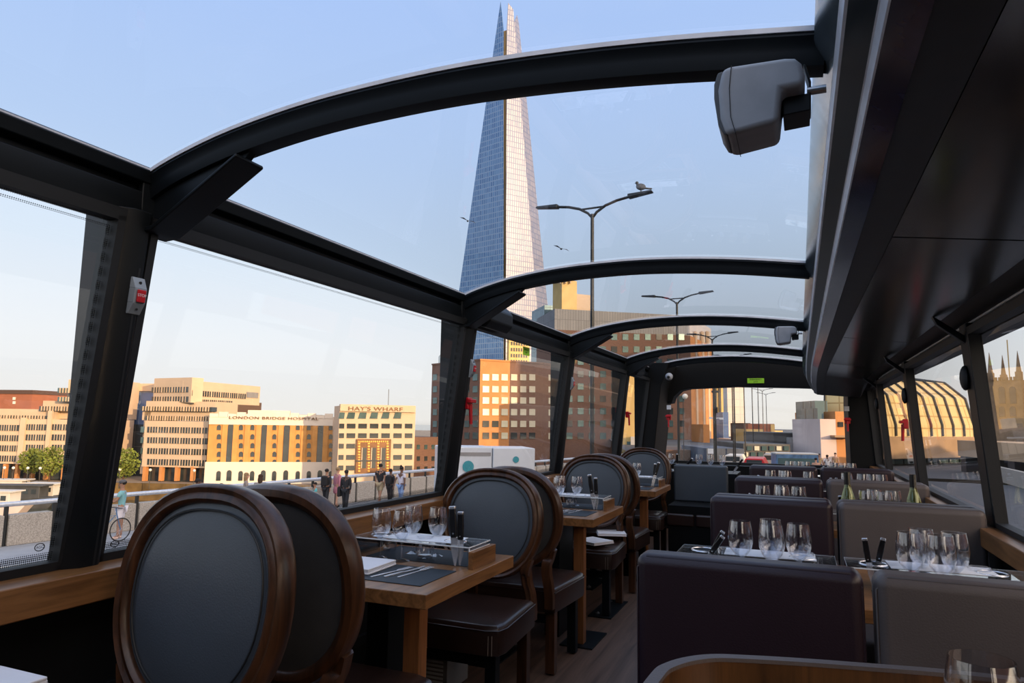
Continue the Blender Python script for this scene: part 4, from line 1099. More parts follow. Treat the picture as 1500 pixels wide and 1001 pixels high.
# --- stepped cream office B
b = Fac('office_building', 'stepped cream office with long window bands left of the hospital', 'building', 213, 152, 306, 150, 616.4)
W, H = b.W, b.H
vs_ = lambda y: b.uv(260, y)[1]
b.vol(0, W, vs_(685), H, 0, 10, 'lower_storeys', M['cream']); b.vol(.5, W-.3, 0, vs_(685), 1.6, 10, 'ground_floor', M['window_dark'])
for k, cx in enumerate((209, 233, 256, 279, 300)): b.pv(cx, cx+4, 684, 705, -.1, 1.0, 'column', M['orange'])
b.pv(204, 306, 603, 616.4, 1.0, 12, 'fifth_storey', M['cream']); b.pv(203, 306, 587.7, 604, 2.5, 12, 'sixth_storey', M['cream'])
b.pv(204, 213, 603, 695, 1.0, 11, 'side_bay', M['cream'])
for y in (629.6, 645, 660.8, 676.8):
    b.band(216, 304, y, 1.3, M['window_dark'], n=22); b.band(204.5, 212, y, 1.3, M['window_teal'], d=.9)
b.band(212, 309, 612.5, 1.0, M['window_dark'], n=26, d=.9); b.band(205, 309, 598.6, 1.0, M['window_dark'], n=26, d=2.4)
b2 = Fac('x', '', '', 222, 158, 277.5, 152, 554.6, root=b); b3 = Fac('x', '', '', 277.5, 152, 379, 176, 555.5, root=b)
zb = b2.uv(250, 590)[1]
b2.vol(0, b2.W, zb, b2.H, 0, 3, 'tower_storeys', M['cream']); b3.vol(.6, b3.W, zb, b3.H-.3, 0.05, 3, 'tower_storeys', M['cream'])
for y in (571.6, 585.3): b2.band(222.5, 276, y, 1.25, M['window_dark'], n=14)
b3.band(281, 360, 576, 1.25, M['window_dark'], n=24); b3.band(281, 340, 588.3, 1.1, M['window_dark'], n=20)
b3.pv(361, 378, 575, 583, -.1, .2, 'louvre_panel', M['midgrey'])
e1 = Fac('rooftop_plant', 'small brown plant room on the roof behind the hospital', 'plant room', 333, 190, 382, 195, 589, z0=-12.9)
e1.vol(0, e1.W, 0, e1.H, 0, 6, 'plant_wall', M['roofdark']); e1.vol(e1.W*.4, e1.W*1.1, -.2, e1.H*.8, -.3, 5, 'louvre_wall', M['cream'])
# --- blue atrium
g = Fac('glass_atrium', 'blue sloping glass atrium between the cream offices', 'building', 158, 166, 226, 164, 570)
g.pv(158, 226, 562, 573, 0, 8, 'stone_cap', M['cream'])
g.pv(166, 226, 572, 622, .5, 7, 'blue_glazing', M['blueglass']); g.pv(165, 222, 622, 700, 0.2, 7, 'dark_glazing', M['darkglass'])
g.vol(-3, 1.5, 0, g.H, .3, 7, 'stone_pier', M['cream'])
# --- cream office A at the left edge
a = Fac('office_building', 'stepped cream office at the left edge of the view', 'building', -60, 150, 150, 150, 614)
def AV(y): return a.uv(40, y)[1]
a.pv(-60, 150, 614, 680, 0, 12, 'lower_storeys', M['cream']); a.pv(-60, 145, 680, 703, 1.4, 11, 'ground_floor', M['window_dark'])
a.pv(-60, 78, 599, 615, 1, 12, 'fifth_storey', M['cream']); a.pv(52, 150, 587.5, 614, 2.2, 14, 'sixth_storey', M['cream']); a.pv(82, 150, 555, 588, 4, 15, 'tower_storeys', M['cream'])
a.pv(29, 37, 612, 680, -.5, .1, 'stone_pier', M['cream']); a.pv(69, 75, 602, 680, -.5, .1, 'stone_pier', M['cream'])
for y in (626, 641, 656, 671):
    a.band(-58, 28, y, 1.3, M['window_dark'], n=24); a.band(38, 68, y, 1.3, M['window_dark'], n=8); a.band(76, 148, y, 1.3, M['window_dark'], n=18)
a.band(-58, 68, 610.5, .9, M['window_dark'], n=30, d=.9); a.band(56, 148, 598.5, 1.0, M['window_dark'], n=22, d=2.1)
a.band(83, 148, 572, 1.1, M['window_teal'], n=15, d=3.9); a.band(83, 148, 584.8, 1.0, M['window_teal'], n=15, d=3.9)
for cx in (4, 22, 44, 64, 90, 115): a.pv(cx, cx+3.5, 680, 703, -.1, .9, 'column', M['orange'])
br = Fac('brick_tower', 'plain brown brick block behind the left cream office', 'building', -40, 175, 44, 172, 571)
br.vol(0, br.W, 0, br.H-1, 0, 14, 'brick_wall', M['red_brick']); br.vol(-.2, br.W+.2, br.H-1, br.H, -.2, 14, 'roof_edge', M['roofdark'])
for y in (584, 590): br.win(21, y, .8, .7, M['window_sky'])
# --- brown brick office tower with lit centre
def poly_tower(name, label, pts, z0, mat, cat='building'):
    """pts: list of (px, depth, ytop) facets, closed off behind"""
    F = []
    for i in range(len(pts)-1):
        F.append(Fac(name, label, cat, pts[i][0], pts[i][1], pts[i+1][0], pts[i+1][1], pts[i][2], z0=z0, root=F[0] if F else None))
    return F
tw = poly_tower('office_tower', 'brown brick office block with grid of bright square windows and one sunlit bay', [(631, 165, 534), (702, 150, 533), (746, 153, 532), (795, 157, 533), (826, 166, 541)], -12.9, M['brown_brick'])
Ht = tw[0].H
for i, f in enumerate(tw):
    f.vol(0, f.W, 0, Ht, 0, 8, 'brick_wall', M['brown_brick'] if i != 1 else M['orange'])  # centre bay coloured orange for sun on the same brick
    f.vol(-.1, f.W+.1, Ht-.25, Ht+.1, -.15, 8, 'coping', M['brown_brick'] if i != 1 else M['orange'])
rows = [553, 570.5, 587, 604, 621.3, 638.6]
for r, y in enumerate(rows):
    for cx in (637.5, 649, 660.6, 672.4, 684.2, 696.4): tw[0].win(cx, y, 1.75, 1.45, M['window_teal'])
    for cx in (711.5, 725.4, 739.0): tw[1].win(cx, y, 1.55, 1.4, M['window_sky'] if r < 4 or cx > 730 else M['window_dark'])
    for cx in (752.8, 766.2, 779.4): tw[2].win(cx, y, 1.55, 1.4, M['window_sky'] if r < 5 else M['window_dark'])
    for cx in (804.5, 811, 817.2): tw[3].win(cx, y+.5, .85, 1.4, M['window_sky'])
for y in (655, 671):
    for cx in (637.5, 649, 660.6): tw[0].win(cx, y, 2.0, 1.65, M['window_dark'])
lo = Fac('office_block', 'low brown brick block right of the lettered cream office', 'building', 606, 150, 645, 158, 641)
lo.vol(0, lo.W, 0, lo.H, 0, 10, 'brick_wall', M['brown_brick'])
for y in (655, 672, 687):
    for cx in (612.5, 623.5, 634): lo.win(cx, y, 1.0, 1.0, M['window_teal'] if y < 660 else M['window_dark'])
# --- tall brown building with louvred top storey
bb = poly_tower('office_tower', 'tall brown brick building with grey louvred top storey seen through the roof glass', [(812, 168, 452), (1013, 176, 452), (1046, 200, 458)], -12.9, M['brown_brick'])
H2 = bb[0].H; vL = bb[0].uv(900, 487)[1]
for i, f in enumerate(bb):
    f.vol(0, f.W, 0, vL, 0, 18, 'brick_wall', M['brown_brick'] if i == 0 else M['orange']); f.vol(0, f.W, vL, H2, .4, 18, 'louvred_storey', M['louvre'] if i == 0 else M['lattice'])  # right face coloured orange to stand for sunlight on the brown brick
for y in [494+18.1*k for k in range(9)]:
    for k in range(11):
        cx = 834+16.4*k
        bb[0].win(cx, y, 1.55, 1.55, M['window_teal'] if (k*7+int(y)) % 5 else M['window_dark'])
for cx in (1019, 1029, 1037):
    bb[1].pv(cx, cx+2.4, 487, 700, -.3, .2, 'stone_fin', M['cream'])
# taller sunlit blocks behind it
e = Fac('rooftop_plant', 'sunlit cream roof block with dark canopy behind the tall brown building', 'plant room', 812, 195, 870, 200, 413, z0=0)
e.pv(823, 845, 411, 470, 0, 6, 'stone_wall', M['yellow']); e.pv(845, 872, 431, 470, 1, 8, 'stone_wall', M['cream']); e.pv(812, 842, 401, 404, -3, 6, 'canopy', M['darkgrey'])
for cx in (818, 826, 833): e.pv(cx, cx+1.6, 404, 416, -1, 0, 'canopy_post', M['cream'])
e = Fac('glass_block', 'blue grey glass block beside the foot of the glass tower', 'building', 796, 215, 846, 218, 447, z0=-12.9)
e.vol(0, e.W, 0, e.H, 0, 14, 'curtain_wall', M['tealglass'])
e = Fac('glass_block', 'low teal glass block at the left foot of the glass tower', 'building', 645, 230, 690, 232, 517, z0=-12.9)
e.vol(0, e.W, 0, e.H, 0, 14, 'curtain_wall', M['tealglass'])
e = Fac('yellow_building', 'bright sunlit yellow building filling the last left window', 'building', 905, 128, 959, 126, 546, z0=-12.9)
e.vol(0, e.W, 0, e.H, 0, 9, 'stone_wall', M['yellow']); e.pv(925, 940, 640, 668, -1, 0, 'lower_block', M['offwhite']); e.win(922, 652, .9, 1.2, M['window_teal'])

# --- the glass tower (four leaning faces, split tip)
def shard():
    z0 = -12.9; base_y = 640
    def P(px, py, d): return atd(d, px, py)
    root_p = PD(738, 485, z0)
    root = empty('glass_skyscraper', tuple(root_p), 0, 'very tall tapering glass skyscraper with split pointed tip', 'skyscraper')
    Xi = Matrix.Translation(-root_p)
    def face(name, bl, br, tops, thick, mat):
        """bl,br = (px,d) at the ground; tops = [(px,py,d)] left to right"""
        a = PD(bl[0], bl[1], z0); b_ = PD(br[0], br[1], z0); T = [P(*q) for q in tops]
        nn = (b_-a).cross(T[0]-a).normalized()
        T = [T[0]]+[CAM+ray(q[0], q[1])*((a-CAM).dot(nn)/ray(q[0], q[1]).dot(nn)) for q in tops[1:]]
        fr = [a, b_]+T[::-1]
        if nn.dot(FW) < 0: nn = -nn
        n = len(fr); bkk = [q+nn*thick for q in fr]
        m = MB().add(fr+bkk, [tuple(range(n)), tuple(range(2*n-1, n-1, -1))]+[(i, n+i, n+(i+1) % n, (i+1) % n) for i in range(n)], Xi)
        return m.build(name, mat, root, uv=True)
    # plane data measured at y=5..60 (crown) and ground
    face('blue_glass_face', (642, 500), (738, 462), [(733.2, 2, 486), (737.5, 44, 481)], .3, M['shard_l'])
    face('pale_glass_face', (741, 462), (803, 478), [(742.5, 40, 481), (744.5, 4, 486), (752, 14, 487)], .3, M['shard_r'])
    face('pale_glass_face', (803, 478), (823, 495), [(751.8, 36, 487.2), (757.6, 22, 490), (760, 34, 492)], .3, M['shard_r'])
    face('gilded_slot', (737, 470), (742.5, 470), [(737.0, 46, 484), (742.5, 44, 484)], 1.0, M['slit'])
    # core closing the back
    A = [PD(650, 503, z0), PD(815, 500, z0), PD(800, 540, z0), PD(670, 545, z0)]; T = [P(735.5, 70, 490), P(756, 75, 493), P(752, 72, 500), P(740, 70, 500)]
    MB().hexa(A, T, Xi).build('core', M['darkglass'], root, uv=True)
    for k, y in enumerate((160, 223, 248, 330)): pass
    f = Fac('x', '', '', 741, 440, 771, 443, 497, z0=z0)
    f_root = f.root
    o = MB().box(0, f.W, -6, 0, 0, f.H+.0).build('sunlit_annex', M['yellow'], None)
    o.matrix_world = f_root.matrix_world if False else Matrix.Translation((f.A.x, f.A.y, z0)) @ Matrix.Rotation(math.atan2(f.t.y, f.t.x), 4, 'Z')
    bpy.data.objects.remove(f_root)
    m = MB()
    for r in range(16):
        for c in range(7): m.box(1+c*(f.W-2)/7+.3, 1+(c+1)*(f.W-2)/7-.4, -6.2, -6, 12+r*3.9+(f.H-75), 12+r*3.9+2.2+(f.H-75))
    w = m.build('annex_glazing', M['window_dark'], o)
    tag(o, 'sunlit gridded annex at the foot of the glass skyscraper', 'building')
    o.name = 'gridded_annex'
    return root
shard()

# --- windscreen scene
def block(name, label, xl, xr, yt, d, mat, z0=GZ-.2, depth=10, wins=None, wm='window_dark', dr=None, cat='building'):
    f = Fac(name, label, cat, xl, d, xr, dr or d, yt, z0=z0); f.vol(0, f.W, 0, f.H, 0, depth, 'wall', M[mat])
    for cx, cy, w, hh in wins or []: f.win(cx, cy, w, hh, M[wm])
    return f
block('brick_building', 'narrow low orange brick building at the foot of the tall brown one', 1030, 1039, 622, 150, 'orange')
block('glass_block', 'pale teal glass block behind the signal mast', 1037, 1051, 556, 230, 'tealglass')
f = block('scaffold_tower', 'black and yellow striped tower beside the signal mast', 1051, 1060, 556, 215, 'yellow')
f.pv(1053.5, 1056.5, 556, 680, -.4, 0, 'dark_strip', M['darkgrey'])
block('glass_block', 'narrow blue glass tower left of the pale lattice tower', 1059, 1067, 604, 205, 'blueglass')
block('lattice_tower', 'pale lattice clad tower in the middle of the windscreen', 1066, 1090, 540, 240, 'lattice')
block('low_block', 'low white and orange block below the pale lattice tower', 1068, 1091, 643, 190, 'offwhite')
block('brick_building', 'dark gabled brick building left of the yellow sunlit wall', 1089, 1099, 620, 165, 'roofdark')
f = block('sunlit_house', 'bright orange and yellow sunlit house end with a brick chimney', 1093, 1118, 629, 160, 'yellow', wins=[(1103, 658, 1.2, 2), (1111, 658, 1.2, 2)])
f.pv(1098, 1105, 621, 632, 1, 4, 'chimney', M['red_brick'])
f = block('brick_building', 'red brown brick block beside the sunlit yellow house', 1113, 1134, 621, 175, 'red_brick'); f.pv(1129, 1134.5, 622, 650, -.3, 0, 'lit_edge', M['yellow'])  # yellow slab paints the sun onto this brick edge
block('sunlit_house', 'pale sunlit house right of the red brick block', 1132, 1146, 631, 200, 'yellow')
f = block('dark_terrace', 'dark terrace of shops with small lit windows', 1088, 1156, 650, 72, 'darkgrey')
for k in range(12): f.win(1092+5.4*k, 657 if k % 2 else 666, .5, .45, M['window_teal'] if k % 3 else M['window_sky'])
f = block('station_building', 'low grey roofed building with pale pillared front', 1132, 1203, 634, 78, 'darkgrey')
f.pv(1152, 1176, 641, 662, -1, 0, 'grey_wall', M['midgrey']); f.pv(1176, 1203, 641, 662, -.6, 0, 'pale_wall', M['offwhite'])
for cx in (1163, 1171, 1179): f.pv(cx, cx+5, 635, 641, -.9, 1, 'roof_box', M['orange'])
for cx in (1178, 1183.5, 1189): f.pv(cx, cx+3, 643, 655, -.7, -.4, 'window', M['window_dark'])
f.pv(1164, 1203, 654, 656.5, -5, -.5, 'canopy', M['offwhite'])
f = block('render_block', 'tall pinkish white block at the right of the windscreen', 1201, 1224, 614, 70, 'pinkwall', depth=7)
f.pv(1213, 1232, 586, 615, 3, 8, 'upper_glass', M['tealglass']); f.pv(1204, 1213, 598, 614, 1, 5, 'glass_box', M['tealglass'])
f2 = block('sunlit_house', 'orange lit stone house at the right edge of the windscreen', 1223.6, 1246, 603, 70, 'orange', wins=[(1231, 622, .5, .5)])
f2.pv(1216, 1246, 638, 641, -1, 0, 'cornice', M['sandstone'])
block('hoarding', 'dark blue grey hoarding along the street under the pale lattice tower', 1034, 1089, 657, 68, 'hoard')
f = block('hoarding', 'brown hoarding at the foot of the tall brown building', 960, 1033, 659, 74, 'roofdark')
# vehicles
def van(px, d, w, h_, mat, label, name, rz=None, blob=None, length=6):
    p = PD(px, d, GZ-.12); r = empty(name, tuple(p), TH if rz is None else rz, label, 'vehicle')
    MB().box(-w/2, w/2, 0, length*.35 if False else 2.2, .35, h_).build('body', M[mat], r, bevel=.06)
    MB().box(-w/2+.2, w/2-.2, -.02, 0, h_*.55, h_*.85).build('side_window', M['window_dark'], r)
    for sx in (-w*.32, w*.32): MB().cyl((sx, -.05, .35), (sx, .25, .35), .35, seg=14).build('wheel', M['tyre'], r)
    return r
tr = empty('lorry', tuple(PD(646, 24, GZ-.12)), TH+.2, 'white box lorry with round teal emblems on the road before the parapet', 'lorry')
Lw = 3.4
MB().box(0, 1.85, 0, 2.0, .7, 2.92).build('cargo_box', M['truckw'], tr, bevel=.03)
MB().box(1.87, Lw, -.05, 2.0, .7, 2.9).build('cargo_box', M['truckw'], tr, bevel=.03)
MB().box(.15, 1.8, -.02, 0, 2.62, 2.74).build('roof_band', M['midgrey'], tr)
MB().box(-.06, .06, -.05, .1, .7, 3.02).build('corner_post', M['midgrey'], tr)
MB().lathe([(0, 0), (.2, 0), (.2, .02), (0, .02)], 20, X=Matrix.Translation((1.0, -.01, 2.25)) @ Matrix.Rotation(PI/2, 4, 'X')).build('emblem', M['teal'], tr)
MB().lathe([(0, 0), (.11, 0), (.11, .02), (0, .02)], 20, X=Matrix.Translation((2.7, -.06, 2.5)) @ Matrix.Rotation(PI/2, 4, 'X')).build('emblem', M['teal'], tr)
for sx in (.7, 2.7): MB().cyl((sx, .1, .42), (sx, .45, .42), .42, seg=16).build('wheel', M['tyre'], tr)
MB().box(0, Lw, .2, 1.9, .5, .7).build('chassis', M['ironwork'], tr)
p = PD(1166, 47, GZ-.12); bs = empty('minibus', tuple(p), TH*.6, 'blue minibus in the traffic below the white canopy', 'minibus'); bs.scale = (.60, .7, .66)
MB().box(-2.3, 2.3, 0, 2.4, .4, 2.9).build('body', M['bluepaint'], bs, bevel=.08); MB().box(-2.1, 2.1, -.03, 0, 1.6, 2.5).build('side_window', M['window_teal'], bs)
MB().box(-2.3, 2.3, 0, 2.4, 2.9, 3.02).build('roof', M['offwhite'], bs)
for sx in (-1.5, 1.5): MB().cyl((sx, -.05, .45), (sx, .3, .45), .45, seg=14).build('wheel', M['tyre'], bs)
def car(px, d, mat, label):
    p = PD(px, d, GZ-.12); r = empty('car', tuple(p), 0, label, 'car')
    MB().prism([(-.85, .35), (.85, .35), (.85, .85), (.62, 1.35), (-.62, 1.35), (-.85, .85)], 0, 4, 'y').build('body', M[mat], r, bevel=.06)
    MB().box(-.55, .55, -.02, .02, .88, 1.25).build('rear_window', M['window_dark'], r)
    for sx in (-.72, .72):
        MB().cyl((sx-.08, .4, .33), (sx+.08, .4, .33), .33, seg=12).build('wheel', M['tyre'], r); MB().box(sx-.1, sx+.1, -.03, .0, .7, .82).build('tail_light', M['red'], r)
car(1103, 52, 'red', 'red car ahead in the traffic'); car(1072, 57, 'offwhite', 'white car ahead left of the red car'); car(1128, 60, 'midgrey', 'grey car ahead right of the red car')

# --- right hand side
ch = Fac('church_tower', 'sandstone church tower with corner pinnacles in the right window', 'church', 1450, 120, 1500, 116, 558, z0=GZ-.2)
ch.vol(0, ch.W, 0, ch.H, 0, 7, 'tower_wall', M['sandstone'])
m = MB()
for k in range(9): m.box(ch.W*k/9, ch.W*(k+.55)/9, -.15, .3, ch.H, ch.H+.55, ch.Xf)
m.build('battlement', M['sandstone'], ch.root)
for u in (.4, ch.W-.4):
    for dd in (.4, 6.6):
        X = ch.Xf @ Matrix.Translation((u, dd, 0))
        MB().box(-.45, .45, -.45, .45, ch.H, ch.H+1.4, X).lathe([(.42, ch.H+1.4), (.25, ch.H+3), (.03, ch.H+5)], 8, X=X).build('pinnacle', M['sandstone'], ch.root)
for cx in (1468, 1484): ch.win(cx, 579, .95, 3.0, M['window_dark'], 'tall_window', True); ch.win(cx, 603, .9, 1.8, M['window_dark'], 'window', True)
u, v = ch.uv(1470, 557); MB().cyl((u, 3, v), (u, 3, v+7.3), .09, seg=6, X=ch.Xf).build('flagpole', M['yellow'], ch.root)
ch.pv(1440, 1530, 632, 650, -6, 0, 'nave_wall', M['sandstone'])
gh = Fac('glazed_hall', 'long hall with golden glazed roof seen through the right windows', 'building', 1292, 70, 1425, 78, 560, z0=GZ-.2)
vmid = gh.uv(1380, 640)[1]; vtop = gh.uv(1380, 548)[1]
P = [(0, vmid), (.0, vmid+1.2), (.8, vtop*.62+vmid*.38), (3, vtop*.9+vmid*.1), (6.5, vtop), (7, vmid)]
n0 = len(P); m = MB(); U1 = gh.W*1.0
vs_2 = [(u, d_, z) for u in (0, U1) for d_, z in P]
m.add(vs_2, [tuple(range(n0)), tuple(range(2*n0-1, n0-1, -1))]+[(i, (i+1) % n0, n0+(i+1) % n0, n0+i) for i in range(n0)], gh.Xf).build('glazed_roof', M['goldglass'], gh.root, uv=True)
m = MB()
for k in range(9):
    u = gh.W*k/8
    m.tube([(u, d_-.12, z+.05) for d_, z in P[:6]], .12, 6, X=gh.Xf)
m.build('roof_arch', M['darkgrey'], gh.root)
gh.vol(-2, U1+.5, vmid-2.2, vmid, -1.2, 8, 'tan_beam', M['deck']); gh.vol(-2, U1+.5, 0, vmid-2.2, 1, 8, 'dark_frontage', M['darkgrey'])
for k in range(8): gh.vol(U1*k/8+.6, U1*k/8+2.4, .6, vmid-2.9, .85, 1.0, 'shop_window', M['window_teal'])
wr = strip([(12.5, 20), (13.5, 64)], 0, .35, GZ-.1, GZ+.95, 'street_wall', M['granite']); tag(wr, 'low granite wall along the right hand pavement', 'wall')
vi = Fac('viaduct', 'tan railway viaduct beyond the right hand windows', 'viaduct', 1400, 62, 1560, 46, 645, z0=GZ-.2)
vi.vol(0, vi.W, vi.H-1.4, vi.H, 0, 4, 'deck', M['deck'])
for k in range(5): vi.vol(vi.W*k/4-.5, vi.W*k/4+.5, 0, vi.H-1.4, .4, 3.4, 'pier', M['darkgrey'])
# off to the right, out of the picture: blocks added only to shade the bridge and some facades
o = MB().box(60, 80, -90, 24, GZ-.2, 16).build('shade_block', M['red_brick']); tag(o, 'long unseen brick block added west of the bridge to shade it', 'building')
o = MB().box(60, 78, 24.5, 64, GZ-.2, 8.5).build('shade_block', M['red_brick']); tag(o, 'low unseen brick block added between the taller two to shade the road', 'building')
o = MB().box(60, 84, 91, 150, GZ-.2, 38).build('shade_block', M['red_brick']); tag(o, 'tall unseen brick block added west of the street to shade the brown towers', 'building')

# --- lamp posts
def lamp():
    r = empty('street_lamp', (0, 0, 0), 0, 'x', 'street lamp', 'double armed street lamps down the bridge')
    m = MB().cyl((0, 0, 0), (0, 0, 9.1), .06, .045, 10).cyl((0, 0, 0), (0, 0, 1.2), .10, seg=10); m.build('pole', M['ironwork'], r, smooth=True)
    for s in (-1, 1):
        P = dense([(0, 0, 9.0), (s*.14, 0, 9.17), (s*.55, 0, 9.36), (s*.98, 0, 9.5)], 4) if False else [(0, 0, 9.0), (s*.12, 0, 9.14), (s*.35, 0, 9.28), (s*.65, 0, 9.37), (s*.98, 0, 9.42)]
        a = MB().tube(P, .035, 6).build('arm', M['ironwork'], r, smooth=True)
        X = Matrix.Translation((s*.95, 0, 9.42)) @ Matrix.Rotation(-s*.08, 4, 'Y')
        m = MB().hexa([(0, -.11, -.04), (s*.62, -.09, -.02), (s*.62, .09, -.02), (0, .11, -.04)], [(0, -.08, .06), (s*.6, -.06, .035), (s*.6, .06, .035), (0, .08, .06)], X)
        m.build('lamp_head', M['ironwork'], a, bevel=.015)
    MB().tube([(-.3, 0, 9.26), (.3, 0, 9.26)], .025, 6).build('tie_bar', M['ironwork'], r)
    return r
lp = lamp()
zt = -2.57
LY = [16.3, 29.7, 43.3, 57, 70.5, 84, 97.5, 111, 124.5]
on_ = ['nearest double armed street lamp, dark against the sky with a pigeon on it', 'second street lamp, seen above the second roof rib', 'third street lamp, its arms behind the third roof panel', 'tall street lamp at the left of the windscreen row', 'first of the small street lamps in the windscreen', 'second of the small street lamps in the windscreen', 'third of the small street lamps in the windscreen', 'fourth of the small street lamps in the windscreen', 'farthest tiny street lamp in the windscreen']
for i, y in enumerate(LY):
    o = lp if i == 0 else dup(lp); o.location = (-4.62-.004*y, y, zt); o['label'] = on_[i]; o.rotation_euler = (0, 0, -.08)
    o.scale = (1, 1, 1)
LP0 = (-4.62-.004*LY[0], LY[0])
# pigeon
def pigeon(loc, label, flying=False, s=1):
    r = MB()
    if not flying:
        r.ball((0, 0, .13), .07, .13, .085).ball((0, -.10, .22), .038, .042, .04).cyl((0, -.07, .15), (0, -.1, .21), .045, .03, 8)
        r.prism([(-.04, .08), (.04, .08), (.03, .28), (-.03, .28)], .09, .11, 'z').cyl((-.025, 0, 0), (-.025, 0, .07), .008, seg=5).cyl((.025, 0, 0), (.025, 0, .07), .008, seg=5).cyl((0, -.13, .215), (0, -.165, .21), .01, .002, 6)
    else:
        r.ball((0, 0, 0), .06, .16, .055).ball((0, -.17, .03), .035, .04, .035)
        for q in (-1, 1): r.add([(q*.03, -.06, .02), (q*.3, -.10, .10), (q*.52, .02, .04), (q*.3, .07, .08), (q*.03, .07, .02), (q*.03, -.06, .035), (q*.3, -.10, .115), (q*.52, .02, .05), (q*.3, .07, .095), (q*.03, .07, .035)], [(4, 3, 2, 1, 0), (5, 6, 7, 8, 9), (0, 1, 6, 5), (1, 2, 7, 6), (2, 3, 8, 7), (3, 4, 9, 8)])
        r.prism([(-.035, .12), (.035, .12), (.05, .27), (-.05, .27)], -.01, .01, 'z')
    o = r.build('pigeon', M['feather'], smooth=True); o.location = loc; o.scale = (s,)*3; tag(o, label, 'pigeon'); return o
q = Matrix.Rotation(-.08, 3, 'Z') @ Vector((1.27, 0, 9.50)); pg = pigeon((LP0[0]+q.x, LP0[1]+q.y, zt+q.z), 'grey pigeon perched on the right head of the nearest street lamp'); pg.rotation_euler = (0, 0, -1)
for px, py, lb in ((822, 365, 'small dark bird flying beside the glass skyscraper'), (891, 388, 'small dark bird flying right of the nearest lamp pole'), (685, 324, 'small dark bird flying left of the glass skyscraper')):
    q = atd(42, px, py); b_ = pigeon(tuple(q), lb, True, 1.0); b_.rotation_euler = (.3, .3, .6); b_['category'] = 'bird'
# masts seen through the windscreen
def mast(px, d, ytop, r_, mat, label, extra=None, name='signal_mast'):
    p = PD(px, d, GZ-.12); zt_ = atd(d, px, ytop).z; m = MB().cyl((0, 0, 0), (0, 0, zt_-p.z), r_, r_*.8, 8)
    o = empty(name, tuple(p), 0, label, 'mast'); m.build('pole', M[mat], o)
    return o, zt_-p.z
o, hh = mast(1048, 45, 562, .065, 'ironwork', 'dark signal mast with small cameras in the windscreen view')
zc = atd(45, 1048, 601).z-(GZ-.12); MB().box(-.14, .14, -.14, .14, zc-.2, zc+.2).build('signal_box', M['ink'], o)
zc = atd(45, 1048, 613).z-(GZ-.12); MB().cyl((-.35, 0, zc), (.45, 0, zc), .03).box(-.4, -.2, -.08, .08, zc-.05, zc+.08).box(.25, .5, -.08, .08, zc-.08, zc+.05).build('camera_arm', M['white'], o)
zc = atd(45, 1048, 574).z-(GZ-.12); MB().box(-.22, .22, -.1, .1, zc-.06, zc+.08).build('camera_arm', M['darkgrey'], o)
o, hh = mast(1001, 34, 578, .022, 'ironwork', 'slender dark pole with a pale lamp at the left of the windscreen', name='camera_pole'); MB().ball((.1, 0, hh-.1), .14).build('lamp_head', M['globe'], o, smooth=True)
mast(1076, 40, 560, .045, 'ironwork', 'thin dark pole in front of the pale lattice tower', name='flag_pole')
sg = empty('road_sign', tuple(PD(1040, 50, GZ-.12)), 0, 'small white road sign below the signal mast', 'sign')
zc = atd(50, 1040, 661).z-(GZ-.12); MB().box(-.2, .2, 0, .04, zc-.18, zc+.18).build('sign_board', M['white'], sg); MB().cyl((0, .03, 0), (0, .03, zc), .03).build('pole', M['ironwork'], sg)

# --- trees
def tree(px, d, ytop, z0, w, label, mat='leaf', name='round_tree', seed=1):
    random.seed(seed); p = PD(px, d, z0); zt_ = atd(d, px, ytop).z-z0
    r = empty(name, tuple(p), 0, label, 'tree', None)
    m = MB().tube([(0, 0, 0), (.1, 0, zt_*.25), (.05, .1, zt_*.55)], [.22, .16, .1], 8)
    for k in range(5):
        a = k*1.3; m.tube([(.05, 0, zt_*.3), (w*.2*math.cos(a), w*.2*math.sin(a), zt_*.55), (w*.32*math.cos(a), w*.32*math.sin(a), zt_*.72)], [.1, .06, .03], 5)
    m.build('trunk', M['bark'], r)
    m = MB()
    for k in range(900):
        a = random.random()*2*PI; u = random.uniform(-1, 1); rr = random.random()**.4
        x = w*.5*rr*math.sqrt(1-u*u)*math.cos(a); y = w*.5*rr*math.sqrt(1-u*u)*math.sin(a); z = zt_*.62+zt_*.38*rr*u
        s = random.uniform(.18, .42); v = [Vector((random.gauss(0, 1), random.gauss(0, 1), random.gauss(0, 1))).normalized()*s for _ in range(4)]
        m.add([Vector((x, y, z))+q for q in v], [(0, 1, 2), (0, 2, 3), (0, 3, 1), (1, 3, 2)])
    m.build('crown', M[mat], r, fix=False); return r
tree(187, 138, 655, QZ, 6.0, 'round green tree beside the man in the teal shirt', seed=3)
tree(80, 140, 652, QZ, 5.0, 'green tree in front of the left cream office, right of its pair', seed=4)
tree(52, 146, 655, QZ, 4.6, 'green tree in front of the left cream office, left of its pair', seed=5)
tree(1135, 90, 652, GZ-.12, 3.2, 'dark street tree in front of the windscreen terrace', 'leaf_dark', seed=6)
# quay lamps with globes
gl = None
for k, (px, py) in enumerate(((14, 685), (27, 683), (48, 683), (66, 684), (170, 685), (182, 697), (226, 690), (290, 694))):
    p = PD(px, 136, QZ); z = atd(136, px, py).z-QZ
    if gl is None:
        gl = empty('globe_lamp', tuple(p), 0, 'x', 'quay lamp', 'white globe lamps on the far quay'); MB().cyl((0, 0, 0), (0, 0, z), .06, seg=6).build('pole', M['ironwork'], gl); MB().ball((0, 0, z), .28, seg=10).build('globe', M['globe'], gl, smooth=True); o = gl
    else: o = dup(gl, tuple(p))
    o['label'] = 'white globe lamp on the quay, %s' % ['farthest left one', 'second from the left edge', 'left of the paired trees', 'under the paired trees', 'beside the round green tree', 'above the teal shirted man', 'before the colonnade', 'beside the hospital corner'][k]
